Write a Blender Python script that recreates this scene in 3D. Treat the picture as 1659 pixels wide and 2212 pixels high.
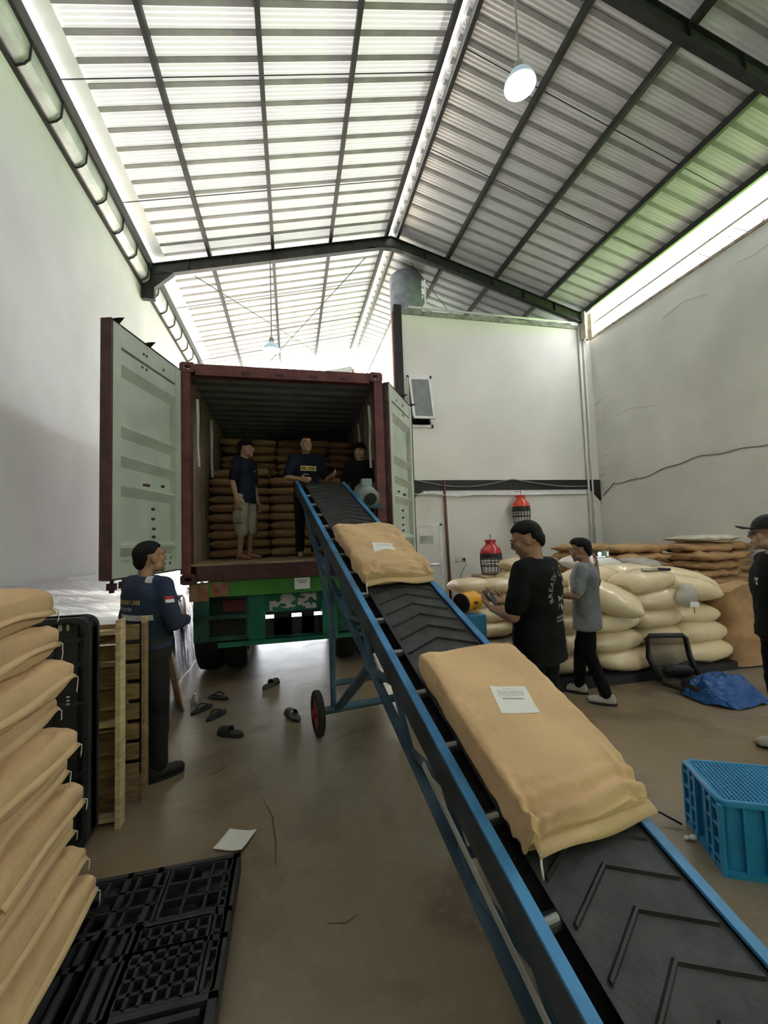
import bpy, bmesh, math, random
from mathutils import Vector, Matrix, Euler, noise
from mathutils.bvhtree import BVHTree

for o in list(bpy.data.objects):
    bpy.data.objects.remove(o)
scene = bpy.context.scene
COL = scene.collection
random.seed(7)
PI = math.pi
V = Vector

# ------------------------------------------------------------------ camera
cam_data = bpy.data.cameras.new('camera')
cam = bpy.data.objects.new('camera', cam_data)
COL.objects.link(cam)
cam_data.sensor_fit = 'VERTICAL'
cam_data.sensor_height = 36.0
cam_data.lens = 892.0 / 2212.0 * 36.0
cam_data.clip_start = 0.03
cam_data.clip_end = 300
right = V((0.9751, -0.2183, -0.0330)).normalized()
fwd = V((0.2190, 0.9740, 0.0586)).normalized()
up = right.cross(fwd).normalized()
right = fwd.cross(up).normalized()
m = Matrix((right, up, -fwd)).transposed().to_4x4()
m.translation = V((0, 0, 1.70))
cam.matrix_world = m
scene.camera = cam

# ------------------------------------------------------------------ light
scene.view_settings.view_transform = 'Standard'
scene.view_settings.look = 'None'
scene.view_settings.gamma = 1.0
scene.view_settings.use_curve_mapping = False
scene.view_settings.exposure = 0.66

world = bpy.data.worlds.new('hazy_sky')
scene.world = world
world.use_nodes = True
bg = world.node_tree.nodes['Background']
bg.inputs['Color'].default_value = (0.93, 0.96, 1.0, 1)
bg.inputs['Strength'].default_value = 9.0

sun_data = bpy.data.lights.new('sun', 'SUN')
sun_data.energy = 48.0
sun_data.angle = math.radians(3)
sun_data.color = (1.0, 0.95, 0.87)
sun = bpy.data.objects.new('sun', sun_data)
COL.objects.link(sun)
sun.rotation_euler = V((0.52, -0.20, -0.83)).to_track_quat('-Z', 'Y').to_euler()
sun.location = (-10, 6, 20)

# ------------------------------------------------------------------ materials
MATS = {}
def nodes_of(name):
    mt = bpy.data.materials.new(name)
    mt.use_nodes = True
    nt = mt.node_tree
    return mt, nt, nt.nodes['Principled BSDF']

def mat(name, col, rough=0.6, metal=0.0, var=0.12, scale=5.0, bump=0.0, bscale=40.0, spec=0.4,
        col2=None, detail=4.0, coords='Object', rand=0.0, coat=0.0, stretch=None):
    if name in MATS:
        return MATS[name]
    mt, nt, b = nodes_of(name)
    N, L = nt.nodes, nt.links
    tc = N.new('ShaderNodeTexCoord')
    src = tc.outputs[coords]
    if coords == 'World':
        pass
    if stretch:
        mp = N.new('ShaderNodeMapping')
        mp.inputs['Scale'].default_value = stretch
        L.new(src, mp.inputs['Vector'])
        src = mp.outputs['Vector']
    nz = N.new('ShaderNodeTexNoise')
    nz.inputs['Scale'].default_value = scale
    nz.inputs['Detail'].default_value = detail
    L.new(src, nz.inputs['Vector'])
    c2 = col2 if col2 else tuple(max(0, c * (1 - 2 * var)) for c in col)
    c1 = col if col2 else tuple(min(1, c * (1 + var)) for c in col)
    mx = N.new('ShaderNodeMix')
    mx.data_type = 'RGBA'
    mx.inputs['A'].default_value = (*c1, 1)
    mx.inputs['B'].default_value = (*c2, 1)
    rp = N.new('ShaderNodeMapRange')
    rp.inputs['From Min'].default_value = 0.35
    rp.inputs['From Max'].default_value = 0.68
    L.new(nz.outputs['Fac'], rp.inputs['Value'])
    L.new(rp.outputs['Result'], mx.inputs['Factor'])
    out = mx.outputs['Result']
    if rand > 0:
        oi = N.new('ShaderNodeObjectInfo')
        hs = N.new('ShaderNodeHueSaturation')
        mr = N.new('ShaderNodeMapRange')
        mr.inputs['To Min'].default_value = 1 - rand
        mr.inputs['To Max'].default_value = 1 + rand
        L.new(oi.outputs['Random'], mr.inputs['Value'])
        L.new(mr.outputs['Result'], hs.inputs['Value'])
        L.new(out, hs.inputs['Color'])
        out = hs.outputs['Color']
    L.new(out, b.inputs['Base Color'])
    b.inputs['Roughness'].default_value = rough
    b.inputs['Metallic'].default_value = metal
    b.inputs['Specular IOR Level'].default_value = spec
    if coat:
        b.inputs['Coat Weight'].default_value = coat
        b.inputs['Coat Roughness'].default_value = 0.12
    if bump:
        n2 = N.new('ShaderNodeTexNoise')
        n2.inputs['Scale'].default_value = bscale
        n2.inputs['Detail'].default_value = 5
        L.new(src, n2.inputs['Vector'])
        bp = N.new('ShaderNodeBump')
        bp.inputs['Strength'].default_value = bump
        bp.inputs['Distance'].default_value = 0.02
        L.new(n2.outputs['Fac'], bp.inputs['Height'])
        L.new(bp.outputs['Normal'], b.inputs['Normal'])
    MATS[name] = mt
    return mt

def emis(name, col, strength):
    mt, nt, b = nodes_of(name)
    b.inputs['Base Color'].default_value = (*col, 1)
    b.inputs['Emission Color'].default_value = (*col, 1)
    b.inputs['Emission Strength'].default_value = strength
    MATS[name] = mt
    return mt

def glassy(name, col, rough, alpha):
    mt, nt, b = nodes_of(name)
    b.inputs['Base Color'].default_value = (*col, 1)
    b.inputs['Roughness'].default_value = rough
    b.inputs['Alpha'].default_value = alpha
    MATS[name] = mt
    return mt

def translucent(name, col, trans, rough=0.5, gloss=0.1, var=0.1):
    mt, nt, b = nodes_of(name)
    N, L = nt.nodes, nt.links
    nt.nodes.remove(b)
    out = N['Material Output']
    tc = N.new('ShaderNodeTexCoord')
    mp = N.new('ShaderNodeMapping'); mp.inputs['Scale'].default_value = (0.5, 3, 1)
    L.new(tc.outputs['Object'], mp.inputs['Vector'])
    nz = N.new('ShaderNodeTexNoise'); nz.inputs['Scale'].default_value = 2.5; nz.inputs['Detail'].default_value = 5
    L.new(mp.outputs['Vector'], nz.inputs['Vector'])
    mx = N.new('ShaderNodeMix'); mx.data_type = 'RGBA'
    mx.inputs['A'].default_value = (*[c * (1 - var) for c in col], 1)
    mx.inputs['B'].default_value = (*col, 1)
    L.new(nz.outputs['Fac'], mx.inputs['Factor'])
    df = N.new('ShaderNodeBsdfDiffuse'); tr = N.new('ShaderNodeBsdfTranslucent')
    gl = N.new('ShaderNodeBsdfGlossy'); gl.inputs['Roughness'].default_value = rough
    L.new(mx.outputs['Result'], df.inputs['Color']); L.new(mx.outputs['Result'], tr.inputs['Color'])
    m1 = N.new('ShaderNodeMixShader'); m1.inputs[0].default_value = trans
    L.new(df.outputs[0], m1.inputs[1]); L.new(tr.outputs[0], m1.inputs[2])
    m2 = N.new('ShaderNodeMixShader'); m2.inputs[0].default_value = gloss
    L.new(m1.outputs[0], m2.inputs[1]); L.new(gl.outputs[0], m2.inputs[2])
    L.new(m2.outputs[0], out.inputs['Surface'])
    MATS[name] = mt
    return mt

def floor_mat():
    mt, nt, b = nodes_of('concrete_floor')
    N, L = nt.nodes, nt.links
    tc = N.new('ShaderNodeTexCoord')
    def nz(scale, detail, dist=0.0):
        n = N.new('ShaderNodeTexNoise'); n.inputs['Scale'].default_value = scale
        n.inputs['Detail'].default_value = detail; n.inputs['Distortion'].default_value = dist
        L.new(tc.outputs['Object'], n.inputs['Vector']); return n
    def mixc(f, a, c, lo, hi):
        r = N.new('ShaderNodeMapRange'); r.inputs['From Min'].default_value = lo; r.inputs['From Max'].default_value = hi
        L.new(f, r.inputs['Value'])
        m_ = N.new('ShaderNodeMix'); m_.data_type = 'RGBA'; L.new(r.outputs['Result'], m_.inputs['Factor'])
        for k, v in (('A', a), ('B', c)):
            if isinstance(v, tuple): m_.inputs[k].default_value = (*v, 1)
            else: L.new(v, m_.inputs[k])
        return m_.outputs['Result']
    big = nz(0.42, 3, 0.4); mid = nz(1.7, 6, 0.8); fine = nz(14, 6)
    c = mixc(big.outputs['Fac'], (0.245, 0.175, 0.098), (0.215, 0.185, 0.140), 0.42, 0.60)
    c = mixc(mid.outputs['Fac'], c, (0.115, 0.082, 0.048), 0.50, 0.76)
    c = mixc(fine.outputs['Fac'], c, (0.285, 0.235, 0.165), 0.56, 0.85)
    L.new(c, b.inputs['Base Color'])
    r = N.new('ShaderNodeMapRange'); r.inputs['To Min'].default_value = 0.20; r.inputs['To Max'].default_value = 0.50
    L.new(mid.outputs['Fac'], r.inputs['Value']); L.new(r.outputs['Result'], b.inputs['Roughness'])
    b.inputs['Specular IOR Level'].default_value = 0.5
    bp = N.new('ShaderNodeBump'); bp.inputs['Strength'].default_value = 0.15; bp.inputs['Distance'].default_value = 0.01
    L.new(fine.outputs['Fac'], bp.inputs['Height']); L.new(bp.outputs['Normal'], b.inputs['Normal'])
    MATS['floor'] = mt
    return mt

def pellet_mat():
    mt, nt, b = nodes_of('clear_bag_of_cream_pellets')
    N, L = nt.nodes, nt.links
    tc = N.new('ShaderNodeTexCoord')
    vo = N.new('ShaderNodeTexVoronoi'); vo.inputs['Scale'].default_value = 90
    L.new(tc.outputs['Object'], vo.inputs['Vector'])
    nz = N.new('ShaderNodeTexNoise'); nz.inputs['Scale'].default_value = 4; nz.inputs['Detail'].default_value = 4
    L.new(tc.outputs['Object'], nz.inputs['Vector'])
    mx = N.new('ShaderNodeMix'); mx.data_type = 'RGBA'
    mx.inputs['A'].default_value = (0.80, 0.62, 0.34, 1); mx.inputs['B'].default_value = (0.88, 0.75, 0.48, 1)
    L.new(nz.outputs['Fac'], mx.inputs['Factor'])
    m2 = N.new('ShaderNodeMix'); m2.data_type = 'RGBA'; m2.blend_type = 'MULTIPLY'; m2.inputs['Factor'].default_value = 0.16
    L.new(mx.outputs['Result'], m2.inputs['A']); L.new(vo.outputs['Distance'], m2.inputs['B'])
    oi = N.new('ShaderNodeObjectInfo'); hs = N.new('ShaderNodeHueSaturation')
    mr = N.new('ShaderNodeMapRange'); mr.inputs['To Min'].default_value = 0.9; mr.inputs['To Max'].default_value = 1.08
    L.new(oi.outputs['Random'], mr.inputs['Value']); L.new(mr.outputs['Result'], hs.inputs['Value'])
    L.new(m2.outputs['Result'], hs.inputs['Color']); L.new(hs.outputs['Color'], b.inputs['Base Color'])
    b.inputs['Roughness'].default_value = 0.5
    b.inputs['Coat Weight'].default_value = 0.7; b.inputs['Coat Roughness'].default_value = 0.1
    bn = N.new('ShaderNodeTexNoise'); bn.inputs['Scale'].default_value = 9; bn.inputs['Detail'].default_value = 3
    L.new(tc.outputs['Object'], bn.inputs['Vector'])
    bp = N.new('ShaderNodeBump'); bp.inputs['Strength'].default_value = 0.5; bp.inputs['Distance'].default_value = 0.03
    L.new(bn.outputs['Fac'], bp.inputs['Height']); L.new(bp.outputs['Normal'], b.inputs['Coat Normal'])
    MATS['pellets'] = mt
    return mt

floor_mat(); pellet_mat()
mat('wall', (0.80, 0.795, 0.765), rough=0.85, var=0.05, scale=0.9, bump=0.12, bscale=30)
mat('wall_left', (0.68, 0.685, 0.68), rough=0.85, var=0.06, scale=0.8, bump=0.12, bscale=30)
mat('wall_cream', (0.80, 0.785, 0.715), rough=0.85, var=0.04, scale=0.7, bump=0.12, bscale=25)
mat('concrete_edge', (0.33, 0.33, 0.30), rough=0.9, var=0.2, scale=6, bump=0.4, bscale=20)
mat('rust_edge', (0.30, 0.20, 0.13), rough=0.9, col2=(0.42, 0.40, 0.36), scale=9, bump=0.4)
translucent('roof_left', (0.93, 0.935, 0.94), 0.0165, 0.45, 0.04)
translucent('roof_white', (0.95, 0.95, 0.95), 0.021, 0.5, 0.03)
mat('roof_metal', (0.72, 0.72, 0.74), rough=0.36, metal=0.15, var=0.05, scale=3, stretch=(0.4, 3, 1), spec=0.5)
mat('rib_shade', (0.36, 0.355, 0.355), rough=0.6, var=0.1, scale=3)  # shade of the roof's rib recesses, put into a grey colour
mat('rib_shade_right', (0.30, 0.30, 0.30), rough=0.5, metal=0.1, var=0.1, scale=3)
mat('steel_dark', (0.030, 0.031, 0.033), rough=0.5, var=0.15, scale=6, metal=0.1)
mat('steel_grey', (0.30, 0.30, 0.29), rough=0.5, var=0.1)
mat('steel_redlead', (0.27, 0.12, 0.10), rough=0.6, var=0.15)
mat('black_paint', (0.018, 0.018, 0.018), rough=0.55, var=0.15)
mat('galvanised', (0.62, 0.63, 0.64), rough=0.45, metal=0.3, var=0.12, scale=4)
mat('white_paint', (0.80, 0.80, 0.78), rough=0.5, var=0.05)
mat('cable_grey', (0.28, 0.27, 0.25), rough=0.6)
mat('cable_black', (0.02, 0.02, 0.02), rough=0.5)
mat('grass', (0.16, 0.36, 0.045), rough=0.9, col2=(0.30, 0.52, 0.10), scale=1.2)
mat('yard', (0.55, 0.53, 0.50), rough=0.9, var=0.1, scale=0.5)

# ------------------------------------------------------------------ helpers
class MB:
    def __init__(s):
        s.v = []; s.f = []; s.mi = []; s.cur = 0
    def add(s, vs, fs):
        o = len(s.v); s.v += [V(p) for p in vs]
        for f in fs:
            s.f.append(tuple(o + i for i in f)); s.mi.append(s.cur)
        return s
    def box(s, c, d, rot=None):
        hx, hy, hz = d[0] / 2, d[1] / 2, d[2] / 2
        p = [V((x, y, z)) for z in (-hz, hz) for y in (-hy, hy) for x in (-hx, hx)]
        if rot is not None:
            mm = rot if isinstance(rot, Matrix) else Euler(rot).to_matrix()
            p = [mm @ q for q in p]
        c = V(c)
        return s.add([q + c for q in p], [(0, 2, 3, 1), (4, 5, 7, 6), (0, 1, 5, 4), (2, 6, 7, 3), (0, 4, 6, 2), (1, 3, 7, 5)])
    def rng(s, x0, x1, y0, y1, z0, z1):
        return s.box(((x0 + x1) / 2, (y0 + y1) / 2, (z0 + z1) / 2), (abs(x1 - x0), abs(y1 - y0), abs(z1 - z0)))
    def beam(s, p0, p1, w, h, upv=(0, 0, 1)):
        p0, p1 = V(p0), V(p1)
        d = (p1 - p0); ln = d.length; d.normalize()
        r = d.cross(V(upv))
        if r.length < 1e-4: r = d.cross(V((1, 0, 0)))
        r.normalize(); u = r.cross(d)
        mm = Matrix((r, d, u)).transposed()
        return s.box((p0 + p1) / 2, (w, ln, h), mm)
    def tube(s, p0, p1, r0, r1=None, n=10, caps=True):
        r1 = r0 if r1 is None else r1
        p0, p1 = V(p0), V(p1)
        d = (p1 - p0).normalized()
        a = d.cross(V((0, 0, 1)))
        if a.length < 1e-3: a = d.cross(V((1, 0, 0)))
        a.normalize(); b = d.cross(a)
        vs = []
        for p, r in ((p0, r0), (p1, r1)):
            for i in range(n):
                t = 2 * PI * i / n
                vs.append(p + (a * math.cos(t) + b * math.sin(t)) * r)
        fs = [(i, (i + 1) % n, n + (i + 1) % n, n + i) for i in range(n)]
        if caps: fs += [tuple(range(n - 1, -1, -1)), tuple(range(n, 2 * n))]
        return s.add(vs, fs)
    def path(s, pts, r, n=8):
        pts = [V(p) for p in pts]
        rings = []
        for i, p in enumerate(pts):
            d = (pts[min(i + 1, len(pts) - 1)] - pts[max(i - 1, 0)]).normalized()
            a = d.cross(V((0.13, 0.21, 0.97)))
            if a.length < 1e-3: a = d.cross(V((1, 0, 0)))
            a.normalize(); b = d.cross(a)
            rr = r[i] if isinstance(r, (list, tuple)) else r
            rings.append([p + (a * math.cos(2 * PI * k / n) + b * math.sin(2 * PI * k / n)) * rr for k in range(n)])
        return s.loft(rings)
    def loft(s, rings, caps=True):
        n = len(rings[0]); vs = [p for r in rings for p in r]; fs = []
        for j in range(len(rings) - 1):
            for i in range(n):
                fs.append((j * n + i, j * n + (i + 1) % n, (j + 1) * n + (i + 1) % n, (j + 1) * n + i))
        if caps:
            fs.append(tuple(range(n - 1, -1, -1))); fs.append(tuple(range((len(rings) - 1) * n, len(rings) * n)))
        return s.add(vs, fs)
    def lathe(s, prof, c=(0, 0, 0), n=24, axis=None, loop=False):
        c = V(c); rings = []
        for r, z in prof:
            rings.append([V((math.cos(2 * PI * i / n) * r, math.sin(2 * PI * i / n) * r, z)) for i in range(n)])
        if axis is not None:
            q = V((0, 0, 1)).rotation_difference(V(axis)).to_matrix()
            rings = [[q @ p for p in r] for r in rings]
        rings = [[p + c for p in r] for r in rings]
        if loop: return s.loft(rings + [rings[0]], caps=False)
        return s.loft(rings)
    def prism(s, poly, off):
        n = len(poly); poly = [V(p) for p in poly]; off = V(off)
        vs = poly + [p + off for p in poly]
        return s.add(vs, [tuple(range(n - 1, -1, -1)), tuple(range(n, 2 * n))] + [(i, (i + 1) % n, n + (i + 1) % n, n + i) for i in range(n)])
    def ell(s, c, r, nu=16, nv=10, rot=None):
        c = V(c); vs = [V((0, 0, -r[2]))]
        for j in range(1, nv):
            ph = -PI / 2 + PI * j / nv
            for i in range(nu):
                th = 2 * PI * i / nu
                vs.append(V((r[0] * math.cos(ph) * math.cos(th), r[1] * math.cos(ph) * math.sin(th), r[2] * math.sin(ph))))
        vs.append(V((0, 0, r[2])))
        if rot is not None:
            mm = rot if isinstance(rot, Matrix) else Euler(rot).to_matrix()
            vs = [mm @ p for p in vs]
        fs = []
        for i in range(nu):
            fs.append((0, 1 + (i + 1) % nu, 1 + i))
            last = 1 + (nv - 2) * nu
            fs.append((last + i, last + (i + 1) % nu, len(vs) - 1))
        for j in range(nv - 2):
            for i in range(nu):
                a = 1 + j * nu
                fs.append((a + i, a + (i + 1) % nu, a + nu + (i + 1) % nu, a + nu + i))
        return s.add([p + c for p in vs], fs)
    def grid(s, fn, nu, nv):
        vs = [fn(i / nu, j / nv) for j in range(nv + 1) for i in range(nu + 1)]
        fs = [(j * (nu + 1) + i, j * (nu + 1) + i + 1, (j + 1) * (nu + 1) + i + 1, (j + 1) * (nu + 1) + i) for j in range(nv) for i in range(nu)]
        return s.add(vs, fs)
    def mesh(s, name, mats, smooth=False, org=None, fixn=True):
        me = bpy.data.meshes.new(name)
        o = V(org) if org is not None else V((0, 0, 0))
        me.from_pydata([tuple(p - o) for p in s.v], [], s.f)
        if not isinstance(mats, (list, tuple)): mats = [mats]
        for k in mats: me.materials.append(MATS[k] if isinstance(k, str) else k)
        if any(s.mi):
            me.polygons.foreach_set('material_index', s.mi)
        if fixn:
            bm = bmesh.new(); bm.from_mesh(me); bmesh.ops.recalc_face_normals(bm, faces=bm.faces); bm.to_mesh(me); bm.free()
        if smooth:
            me.polygons.foreach_set('use_smooth', [True] * len(me.polygons))
            if smooth is not True:
                me.set_sharp_from_angle(angle=math.radians(smooth))
        me.update()
        return me
    def build(s, name, mats, parent=None, smooth=False, bevel=0.0, kind=None):
        org = parent.location if (parent is not None and parent.parent is None) else None
        if parent is not None and parent.parent is not None:
            org = parent.location + parent.parent.location
        me = s.mesh(name, mats, smooth, org)
        return link(name, me, parent, bevel, kind)

def link(name, me, parent=None, bevel=0.0, kind=None):
    o = bpy.data.objects.new(name, me)
    COL.objects.link(o)
    if parent is not None: o.parent = parent
    if bevel:
        b = o.modifiers.new('bevel', 'BEVEL'); b.width = bevel; b.segments = 2; b.limit_method = 'ANGLE'
    if kind: o['kind'] = kind
    return o

def tag(o, label, cat, group=None):
    o['label'] = label; o['category'] = cat
    if group: o['group'] = group
    return o

def thing(name, label, cat, loc=(0, 0, 0), group=None, rotz=0.0):
    o = bpy.data.objects.new(name, None)
    COL.objects.link(o)
    o.location = loc; o.rotation_euler = (0, 0, rotz); o.empty_display_size = 0.1
    return tag(o, label, cat, group)

def struct(o, label=None):
    o['kind'] = 'structure'
    if label: o['label'] = label
    return o

def copy_tree(src, loc=None, rot=None, label=None, parent=None, group=None, scale=None):
    c = src.copy(); COL.objects.link(c)
    if parent is not None: c.parent = parent
    if loc is not None: c.location = loc
    if rot is not None: c.rotation_euler = rot
    if scale is not None: c.scale = scale
    if label: c['label'] = label
    if group: c['group'] = group
    for ch in src.children:
        copy_tree(ch, parent=c)
    return c

def text_mesh(txt, size, extrude=0.0):
    cu = bpy.data.curves.new('lettering', 'FONT'); cu.body = txt; cu.size = size; cu.extrude = extrude
    cu.align_x = 'CENTER'; cu.align_y = 'CENTER'; cu.resolution_u = 2
    o = bpy.data.objects.new('lettering', cu); COL.objects.link(o)
    dg = bpy.context.evaluated_depsgraph_get()
    me = bpy.data.meshes.new_from_object(o.evaluated_get(dg))
    bpy.data.objects.remove(o); bpy.data.curves.remove(cu)
    return me
# ================================================================== the hall
XL, XR, YM, YB, YN = -2.87, 7.66, 9.0, 15.3, -4.5
def zl(x): return 7.32 + 0.2476 * (x + 2.85)      # rafter top line, left slope
def zr(x): return 8.60 - 0.279 * (x - 2.35)       # right slope

b = MB(); b.rng(XL - 0.2, XR + 0.2, YN - 3, YB + 6, -0.2, 0)
fl = struct(b.build('floor', 'floor'), 'dusty brown concrete warehouse floor')
b = MB(); b.rng(8.6, 60, -40, 60, -0.25, -0.05); struct(b.build('ground_grass', 'grass'))
b = MB(); b.rng(-40, 7.9, YB + 5.9, 60, -0.25, -0.02); struct(b.build('ground_yard', 'yard'))
b = MB(); b.rng(-40, 7.9, -40, YN - 2.9, -0.25, -0.02); struct(b.build('ground_forecourt', 'yard'))
# unseen green bank standing in for foliage, added to bounce green onto the roof
def bank(u, v):
    y = -14 + 44 * v; x = 8.8 + 6.5 * u
    return V((x, y, 7.5 * (u ** 0.7) - 0.05 + 0.35 * noise.noise(V((x, y * 0.6, 0))) * min(1, u * 4)))
b = MB(); b.grid(bank, 14, 60); struct(b.build('bounce_bank', 'grass', smooth=True))

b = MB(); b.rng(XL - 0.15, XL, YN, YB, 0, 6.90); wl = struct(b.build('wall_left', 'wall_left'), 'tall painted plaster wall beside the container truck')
b = MB(); b.rng(XR, XR + 0.15, YN, YM + 0.2, 0, 6.60); wr = struct(b.build('wall_right', 'wall'), 'tall painted plaster wall below the open eave')
b = MB(); b.rng(XR - 0.02, XR + 0.16, YN, YM, 6.60, 6.66); b.build('wall_coping', 'rust_edge', wr)
# unseen wall behind the camera; open doorway added to let in fill daylight
b = MB()
b.rng(XL, 5.4, YN - 0.15, YN, 0, 6.9); b.rng(6.4, XR, YN - 0.15, YN, 0, 6.6); b.rng(5.4, 6.4, YN - 0.15, YN, 2.1, 6.6)
b.prism([(XL, YN, 6.9), (XR, YN, 6.6), (XR, YN, 7.0), (2.35, YN, 8.6), (XL, YN, 7.3)], (0, -0.15, 0))
struct(b.build('wall_front', 'wall'))
# far gable wall with the truck gate
b = MB()
b.rng(1.9, 2.45, YB, YB + 0.15, 0, 6.7); b.rng(XL, 1.9, YB, YB + 0.15, 4.9, 6.7)
b.prism([(XL, YB, 6.7), (2.45, YB, 6.7), (2.45, YB, 8.05), (2.35, YB, 8.05), (XL, YB, 6.85)], (0, 0.15, 0))
struct(b.build('wall_back', 'wall'))
b = MB(); b.beam((XL, YB - 0.08, 6.86), (2.35, YB - 0.08, 8.1), 0.12, 0.16); b.build('gable_rafter', 'steel_grey', fl) if False else struct(b.build('trim_1', 'steel_grey'))
b = MB(); b.rng(2.36, 2.44, YB - 0.1, YB - 0.02, 6.9, 8.1); struct(b.build('trim_2', 'steel_redlead'))

# two-storey room at the back right
b = MB()
b.rng(2.45, XR, YM, YM + 0.15, 0, 2.71); b.rng(2.45, XR, YM, YM + 0.15, 2.95, 4.18)
b.rng(2.45, 2.66, YM, YM + 0.15, 4.18, 5.40); b.rng(3.26, XR, YM, YM + 0.15, 4.18, 5.40)
b.rng(2.45, XR, YM, YM + 0.15, 5.40, 6.86); b.rng(2.45, XR, YM + 0.02, YM + 0.15, 2.71, 2.95)
wm = struct(b.build('wall_room', 'wall_cream'), 'cream plastered wall of the two storey room')
b = MB(); b.rng(2.45, 2.6, YM + 0.15, YB, 0, 6.86); struct(b.build('wall_room_side', 'wall'))
b = MB(); b.rng(2.6, XR + .15, 12.0, 12.15, 0, 6.86); b.rng(XR, XR + .15, YM + .2, 12.0, 0, 6.86); struct(b.build('wall_room_back', 'wall'))
b = MB(); b.rng(2.45, XR, YM - 0.03, YB, 6.86, 6.96); struct(b.build('trim_3', 'concrete_edge'), 'rough concrete slab edge on the room top')
b = MB(); b.rng(2.4, 2.58, YM - 0.06, YM + 0.1, 0, 7.05); struct(b.build('trim_4', 'black_paint'), 'black steel corner post of the room')
b = MB(); b.rng(2.36, 2.40, YM - 0.02, YM + 0.06, 0, 6.9); struct(b.build('trim_5', 'steel_redlead'))
b = MB(); b.rng(2.58, XR - 0.01, YM - 0.045, YM + 0.015, 2.71, 2.95)
b.prism([(XR - 0.01, YM - 0.045, 2.71), (XR - 0.30, YM - 0.045, 2.71), (XR - 0.01, YM - 0.045, 2.42)], (0, 0.04, 0))
b.prism([(2.66, YM - 0.045, 2.71), (2.95, YM - 0.045, 2.71), (2.66, YM - 0.045, 2.5)], (0, 0.04, 0))
struct(b.build('trim_6', 'black_paint'), 'black steel floor beam across the room wall')
b = MB(); b.rng(2.95, XR - 0.32, YM - 0.03, YM - 0.002, 2.60, 2.71); struct(b.build('trim_7', 'white_paint'))

# window, sash tilted open
b = MB()
for a in ((2.66, 2.71, 4.18, 5.40), (3.21, 3.26, 4.18, 5.40), (2.66, 3.26, 5.35, 5.40), (2.66, 3.26, 4.18, 4.24)):
    b.rng(a[0], a[1], YM - 0.03, YM + 0.08, a[2], a[3])
win = struct(b.build('window_1', 'white_paint'), 'small white awning window tilted open')
rot = Euler((math.radians(-14), 0, 0)).to_matrix()
b = MB(); pv = V((2.96, YM - 0.04, 5.34))
def sash(x0, x1, z0, z1, t, bb):
    c = V(((x0 + x1) / 2 - 2.96, 0, (z0 + z1) / 2 - 5.34)); bb.box(pv + rot @ c, (x1 - x0, t, z1 - z0), rot)
for a in ((2.70, 2.75, 4.28, 5.34), (3.17, 3.22, 4.28, 5.34), (2.70, 3.22, 5.29, 5.34), (2.70, 3.22, 4.28, 4.33)): sash(*a, 0.035, b)
b.build('sash', 'white_paint', win)
mat('pane_grey', (0.25, 0.26, 0.27), rough=0.12, var=0.05, spec=0.6)
b = MB(); sash(2.74, 3.18, 4.32, 5.30, 0.008, b); b.build('pane', 'pane_grey', win)

# door of the room
b = MB()
for a in ((2.62, 2.68, 0, 1.95), (3.31, 3.37, 0, 1.95), (2.62, 3.37, 1.90, 1.95)): b.rng(a[0], a[1], YM - 0.03, YM - 0.002, a[2], a[3])
dr = struct(b.build('door_1', 'white_paint'), 'plain white door with a vent panel and lever handle')
mat('door_leaf', (0.76, 0.75, 0.70), rough=0.5, var=0.03)
b = MB(); b.rng(2.68, 3.31, YM - 0.02, YM - 0.004, 0.01, 1.90); b.build('door_leaf', 'door_leaf', dr)
mat('vent_grey', (0.52, 0.53, 0.48), rough=0.6)
b = MB(); b.rng(2.83, 3.15, YM - 0.028, YM - 0.02, 1.50, 1.68)
for k in range(7): b.rng(2.84, 3.14, YM - 0.034, YM - 0.028, 1.51 + k * 0.024, 1.52 + k * 0.024)
b.build('vent', 'vent_grey', dr)
mat('chrome', (0.55, 0.55, 0.55), rough=0.25, metal=0.9, var=0.05)
b = MB(); b.tube((3.25, YM - 0.03, 1.03), (3.25, YM - 0.09, 1.03), 0.02); b.tube((3.26, YM - 0.09, 1.03), (3.02, YM - 0.09, 1.04), 0.015); b.build('handle', 'chrome', dr)

# ------------------------------------------------------------------ roof
PIT = 0.292
roof = bpy.data.objects.new('ceiling', None); COL.objects.link(roof); struct(roof, 'pitched ribbed roof on dark steel purlins and rafters')
def sheet_mesh(name, x0, x1, zf, mt, amp, pitches=3):
    b = MB(); prof = []
    for k in range(pitches):
        y = k * PIT
        pr = [(0, .05), (.004, 0.05), (.03, 0.0)] if k == 0 else [(.03, 0.0)]
        prof += [(y + p, q) for p, q in pr]
        n = 16
        for i in range(1, n):
            t = i / n
            prof.append((y + .03 + t * (PIT - .06), amp * math.sin(t * PI * 4) ** 2))
        prof += [(y + PIT - .03, 0.0), (y + PIT - .004, .05), (y + PIT, .05)]
    n = len(prof)
    vs = [V((x0, y, zf(x0) + z)) for y, z in prof] + [V((x1, y, zf(x1) + z)) for y, z in prof]
    b.add(vs, [(i, i + 1, n + i + 1, n + i) for i in range(n - 1)])
    return b.mesh(name, mt, fixn=False, smooth=35)
def rib_shade_mesh(name, x0, x1, zf, mt):  # flat grey strip across each rib recess, painting its shade
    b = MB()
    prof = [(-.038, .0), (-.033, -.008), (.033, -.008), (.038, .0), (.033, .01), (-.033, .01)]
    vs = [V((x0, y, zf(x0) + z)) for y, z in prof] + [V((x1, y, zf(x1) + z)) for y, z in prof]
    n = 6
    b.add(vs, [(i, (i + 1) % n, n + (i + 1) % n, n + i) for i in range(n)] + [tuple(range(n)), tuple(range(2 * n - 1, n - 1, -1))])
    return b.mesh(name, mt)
HS = 0.13
YR0, YR1 = YN - 0.2, 14.95
ns = int((YR1 - YR0) / (3 * PIT)) + 1
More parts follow.
